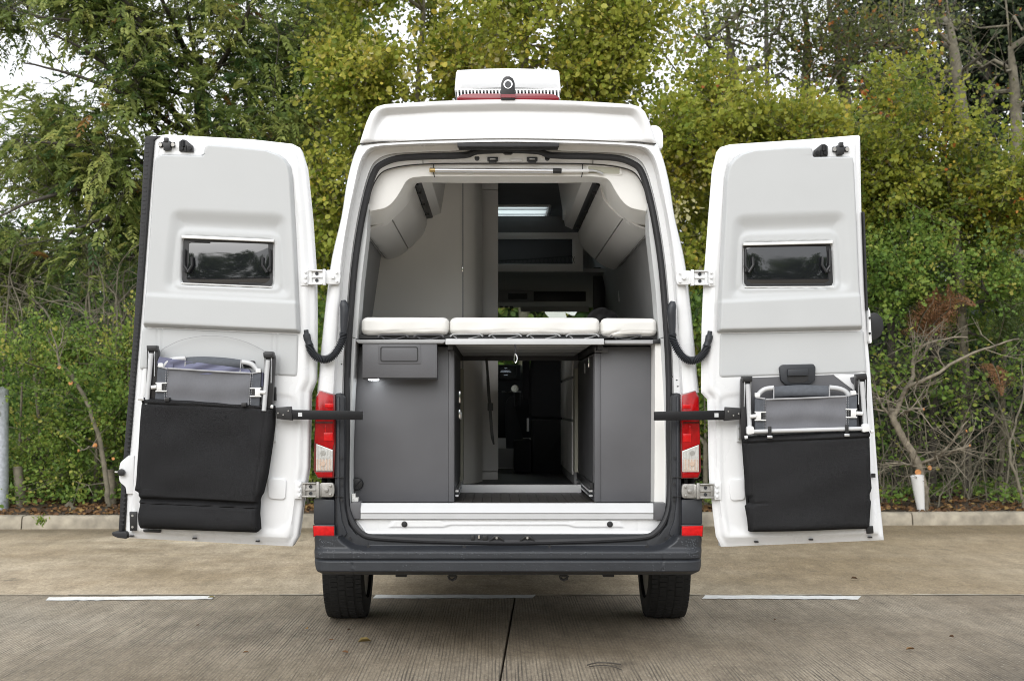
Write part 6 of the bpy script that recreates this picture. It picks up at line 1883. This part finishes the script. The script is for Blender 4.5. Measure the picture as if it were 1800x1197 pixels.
# the pruned sapling left of the door
D = 13.05
stems('pruned_sapling', 'thin pruned sapling with orange cut stubs curving up in the left hedge', 'tree',
      [([(191, 903, D), (188, 860, D), (178, 790, D), (165, 740, D), (150, 700, D), (125, 660, D), (103, 640, D)], .032, .018), ([(103, 640, D), (99, 610, D), (88, 578, D)], .014, .006),
       ([(178, 790, D), (160, 785, D - .1), (140, 793, D - .2)], .010, .008), ([(104, 612, D), (110, 590, D), (112, 577, D)], .009, .006)],
      M['bark'], cuts=[(166, 783, D - .05, .030, (-.5, -1, .2)), (124, 673, D - .04, .024, (0, -1, .3)), (104, 646, D - .04, .022, (-.2, -1, .6)), (137, 792, D - .22, .016, (-.8, -.6, 0)), (199, 806, D - .05, .016, (.3, -1, 0)), (203, 578 + 0, D, .001, (0, -1, 0))][:5], side=(3, .35, .1), seed=4)
# stakes and cut stumps
def stake(px0, py0, px1, py1, D_, r0, label, mat):
    T = thing('stake', W(px1, py1, D_), label, 'stake')
    MB().tube([W(px1, py1, D_), W((px0 + px1) / 2, (py0 + py1) / 2, D_), W(px0, py0, D_)], [r0, r0 * .96, r0 * .9], 10).build('stake_post', mat, T)
stake(31, 820, 39, 905, 13.2, .058, 'short grey wooden stake right of the galvanised post', M['bark'])
stake(192, 825, 196, 900, 13.4, .062, 'pale grey stake standing behind the foot of the pruned sapling', M['bark_pale'])
stake(118, 885, 138, 905, 13.0, .05, 'short tilted broken stake lying in the dead leaves', M['bark'])
# galvanised post at the left edge
gp = thing('galvanised_post', (WX(2, 13.1), 13.1 - D0, .1), 'grey galvanised steel post cut by the left edge of the picture', 'post')
MB().tube([(WX(2, 13.1), 13.1 - D0, .08), (WX(2, 13.1), 13.1 - D0, WZ(682, 13.1))], .078, 20).build('post_shaft', M['galv'], gp)
MB().cyl((WX(2, 13.1), 13.1 - D0, WZ(682, 13.1)), (0, 0, 1), .082, .012, 20).build('post_cap', M['galv'], gp)
# dark arching branches, left middle
r_ = random.Random(17)
ls = []
for i in range(22):
    x = r_.uniform(-40, 235); y = r_.uniform(380, 560)
    x1 = x + r_.uniform(-160, 160); y1 = y + r_.uniform(-80, 50)
    d = r_.uniform(13.9, 14.8)
    ls.append(([(x, 640 + r_.uniform(0, 60), d), (x + r_.uniform(-20, 30), (y + 640) / 2, d), (x + (x1 - x) * .3, y, d), (x1, y1, d + r_.uniform(-.3, .3))], r_.uniform(.008, .022), .004))
stems('bare_thicket', 'tangle of bare arching grey branches under the ash on the left', 'shrub', ls, M['bark'], side=(9, .55, .25), seed=6)
ls = []
for a, b, c, d_, e_, f_ in ((372, 330, 200, 130, 90, 60), (360, 250, 190, 60, 60, 30), (372, 380, 230, 380, 120, 410), (365, 300, 150, 330, -20, 390), (350, 130, 260, 60, 190, -30), (348, 150, 420, 60, 470, -40), (360, 240, 250, 180, 40, 110), (345, 110, 300, 30, 250, -40), (370, 350, 220, 280, 60, 250)):
    ls.append(([(a, b, 15.5), ((a + c) / 2, (b + d_) / 2 + 12, 15.3), (c, d_, 14.6), ((c + e_) / 2, (d_ + f_) / 2 - 8, 14.2), (e_, f_, 13.9)], .05, .010))
ashb = stems('dead_bough_tree', 'dark leafless boughs fanning out to the upper left against the sky', 'tree', [([(400, 905, 15.9), (392, 600, 15.8), (376, 400, 15.6), (362, 240, 15.5), (350, 100, 15.5)], .075, .045)] + ls, M['bark_dark'], side=(12, .8, .05), seed=8)

# ------------------------------------------------ right hedge foot: pruned tree with guard, thicket, bracken
D = 13.2
T = stems('pruned_tree', 'low pruned tree with orange cut faces and grey bare limbs beside the right door', 'tree',
      [([(1625, 898, D), (1624, 860, D), (1618, 830, D), (1606, 800, D), (1588, 770, D), (1570, 735, D), (1568, 720, D)], .052, .036),
       ([(1570, 735, D), (1585, 700, D), (1598, 680, D - .1), (1640, 660, D - .2), (1690, 630, D - .2), (1740, 610, D - .2), (1790, 595, D - .3)], .030, .009),
       ([(1590, 690, D), (1605, 660, D), (1607, 625, D), (1640, 600, D), (1700, 592, D)], .028, .008),
       ([(1618, 815, D), (1650, 800, D - .2), (1675, 775, D - .3), (1700, 740, D - .3)], .022, .006),
       ([(1612, 820, D), (1590, 815, D - .3), (1557, 813, D - .4)], .014, .008), ([(1640, 808, D), (1680, 792, D - .3), (1706, 783, D - .3)], .016, .010),
       ([(1570, 735, D), (1552, 715, D), (1540, 690, D)], .018, .007), ([(1585, 730, D), (1600, 720, D - .2), (1624, 719, D - .25)], .016, .014),
       ([(1607, 640, D), (1625, 625, D), (1634, 597, D)], .012, .006), ([(1660, 645, D), (1650, 620, D), (1662, 595, D)], .010, .005)],
      M['bark_pale'], cuts=[(1614, 830, D - .12, .034, (-.1, -1, .1)), (1635, 822, D - .12, .026, (.5, -1, .2)), (1625, 719, D - .26, .016, (.9, -.5, 0)), (1706, 783, D - .32, .013, (.9, -.5, 0)), (1700, 757, D - .3, .014, (.9, -.5, .3))], side=(9, .55, .1), seed=12)
tg_ = MB()
lo0 = [W(1601 + 1 * math.cos(a) * 0, 0, 1) for a in (0,)]
c0, c1 = W(1619, 897, 12.98), W(1612, 836, 12.95)
pth = [c0, c0.lerp(c1, .5), c1]
tg_.tube(pth, [.040, .058, .072], 14, cap=False)
tag(tg_.build('tree_guard', M['wplastic'], None, org=c0), 'white flared plastic tree guard at the foot of the pruned tree', 'tree guard')
r_ = random.Random(23)
ls = []
for i in range(52):
    x = r_.uniform(1540, 1830); y = r_.uniform(620, 840); d = r_.uniform(13.4, 14.4)
    x1 = x + r_.choice((-1, 1)) * r_.uniform(60, 190); y1 = y + r_.uniform(-70, 70)
    ls.append(([(x, 900, d), (x + r_.uniform(-15, 15), (900 + y) / 2, d), (x + (x1 - x) * .35, y, d), (x1, y1, d + r_.uniform(-.4, .2))], r_.uniform(.006, .013), .003))
stems('bare_thicket', 'tangle of bare brown brambles along the foot of the right hedge', 'shrub', ls, M['bark'], side=(9, .45, .2), seed=13)
stems('bare_sapling', 'single thin bare stem curving up at the right edge of the hedge', 'tree', [([(1800, 892, 13.0), (1790, 850, 13.0), (1775, 800, 13.0), (1780, 760, 13.1), (1800, 690, 13.1), (1796, 640, 13.2)], .020, .008)], M['bark'], side=(8, .4, 0), seed=14)
tree('bramble_bush', 'straggling bramble with scattered green leaves behind the pruned tree', 'shrub',
     [[G(1700, 13.9), P3(1700, 800, 13.9), P3(1705, 680, 13.9)], [G(1580, 13.9), P3(1575, 800, 13.9), P3(1570, 650, 13.9)]],
     [(1680, 720, 140, 110, 13.8, .5, 60), (1560, 640, 50, 70, 13.5, .4, 26), (1780, 650, 50, 50, 13.3, .4, 20), (1760, 790, 60, 80, 13.9, .4, 20), (1560, 800, 40, 70, 13.8, .3, 12)],
     91, 'foliage', .05, 24, .16, M['shrub'], M['bark_dark'], .02, .003, 'round', .8, tint0=.52, tint_sp=.2, twigs=4, twig_len=.4, stemname='stem')

def fern(label, base, fronds, tint, seed):
    r = np.random.default_rng(seed)
    T = thing('bracken', W(*base), label, 'fern', 'bracken in the right hedge')
    C_, D_, S_ = [], [], []
    for pts in fronds:
        P = np.array(smoothpath([tuple(W(*p)) for p in pts], 10))
        MB().tube(P, list(np.linspace(.005, .0015, len(P))), 4).build('stalk', M['bark'], T)
        m_ = len(P)
        t_ = np.gradient(P, axis=0); t_ /= np.linalg.norm(t_, axis=1, keepdims=True)
        side = np.cross(t_, np.array([0, -1, .25])); side /= np.linalg.norm(side, axis=1, keepdims=True)
        for k in range(2, m_):
            L_ = .30 * math.sin(math.pi * (.12 + .88 * (1 - k / m_)) ** .9 * .62) * (1.05 - k / m_) + .02
            for s_ in (-1, 1):
                dv = side[k] * s_ * .9 + t_[k] * .45 + r.normal(size=3) * .08
                dv /= np.linalg.norm(dv)
                sub = np.cross(dv, np.array([0, -1, .2])); sub /= np.linalg.norm(sub)
                for q in np.linspace(.08, 1, max(3, int(L_ / .022))):
                    for s2 in (-1, 1):
                        C_.append(P[k] + dv * L_ * q - np.array([0, 0, .12 * L_ * q * q])); D_.append(sub * s2 + dv * .5); S_.append(.042 * (1.15 - q))
    n_ = len(C_)
    leaf_object('frond', T, np.array(C_), np.array(D_), np.array(S_), tint + r.normal(size=n_) * .07, M['fern'], 'lance', .42, r, .5)
fern('rust brown bracken fronds hanging in the right hedge', (1610, 600, 13.5), [[(1610, 600, 13.5), (1640, 545, 13.3), (1680, 525, 13.2), (1710, 535, 13.1)], [(1612, 600, 13.5), (1650, 560, 13.3), (1670, 540, 13.2), (1668, 505, 13.1)], [(1610, 600, 13.5), (1620, 560, 13.3), (1640, 530, 13.2), (1645, 510, 13.2)], [(1745, 640, 13.5), (1755, 660, 13.2), (1760, 690, 13.1)]], .80, 5)
fern('green bracken fronds at the right edge level with the door lamp', (1740, 620, 13.6), [[(1745, 620, 13.6), (1765, 560, 13.4), (1790, 535, 13.2), (1830, 530, 13.1)], [(1748, 620, 13.6), (1760, 580, 13.4), (1765, 555, 13.3), (1758, 530, 13.2)], [(1760, 620, 13.6), (1790, 575, 13.4), (1830, 560, 13.3)]], .30, 6)

# ------------------------------------------------ odds and ends on the concrete
def gp3(px, py):
    D = H * F / (py - CY)
    return Vector((WX(px, D), D - D0, .004))
fall = [(1258 / 2, 503 / 2 + 880, .075, .3, 'pale olive fallen leaf on the grooved bay below the left tyre', .93), (1222 / 2, 462 / 2 + 880, .035, 1.2, 'small dark curled fallen leaf just above the pale olive leaf', .1),
        (1082 / 2, 458 / 2 + 880, .035, 2.0, 'small yellow brown fallen leaf left of the dark curled leaf', .8), (852 / 2, 541 / 2 + 880, .035, .2, 'rusty fallen leaf farthest down to the left on the grooved bay', .45),
        (1225 / 2, 542 / 2 + 880, .045, 2.6, 'reddish fallen leaf near the bottom edge below the pale olive leaf', .40), (690 / 2, 446 / 2 + 880, .03, 1.0, 'tiny dark fallen leaf below the right end of the left bay marking', .15),
        (730 / 2, 346 / 2 + 880, .05, .1, 'yellow green fallen leaf touching the right end of the left bay marking', .95), (1155 / 2, 497 / 2 + 880, .03, .4, 'thin brown fallen leaf left of the pale olive leaf', .4),
        (900 + 1215 / 2, 880 + 279 / 2, .05, 2.8, 'dark fallen leaf beyond the right bay marking, under the right door', .2), (900 + 920 / 2, 880 + 427 / 2, .03, .8, 'tiny dark fallen leaf right of the right tyre', .1),
        (900 + 1385 / 2, 880 + 530 / 2, .05, .2, 'brown curled fallen leaf far out on the right bay', .7), (900 + 1555 / 2, 880 + 487 / 2, .035, 2.2, 'dark fallen leaf near the right edge of the bay', .15)]
for px, py, s_, a, lab, tn in fall:
    p = gp3(px, py)
    o = leaf_object('fallen_leaf', None, np.array([p + Vector((0, 0, .008))]), np.array([[math.cos(a), math.sin(a), .05]]), np.array([s_]), np.array([tn]), M['litter_leaf'], 'round', .55, np.random.default_rng(int(px)), 3.0, .5, org=p)
    tag(o, lab, 'leaf', 'fallen leaves on the concrete')
p = [gp3(x, y) + Vector((0, 0, .012)) for x, y in smoothpath([(1032, 1174), (1048, 1170), (1070, 1170), (1091, 1173)], 5)]
q2 = [gp3(x, y) + Vector((0, 0, .008)) for x, y in smoothpath([(1036, 1175), (1060, 1173), (1080, 1176), (1092, 1181)], 5)]
tag(MB().tube(p, .0035, 6).tube(q2, .003, 6).build('fallen_twig', M['bark_dark'], None, org=gp3(1060, 1174)), 'thin dark twig lying on the concrete near the bottom edge', 'twig')
# tuft of weed against the kerb
rr = np.random.default_rng(77)
b = np.array(W(73, 925, 12.1)); n_ = 60
o = leaf_object('weed_tuft', None, b + rr.normal(size=(n_, 3)) * np.array([.025, .012, .02]) + np.array([0, 0, .04]), rr.normal(size=(n_, 3)) * .5 + np.array([0, 0, 1]), rr.uniform(.03, .065, n_), rr.normal(size=n_) * .15 + .6, M['shrub'], 'lance', .28, rr, org=b)
tag(o, 'small green weed tuft sprouting at the foot of the left kerb', 'weed')
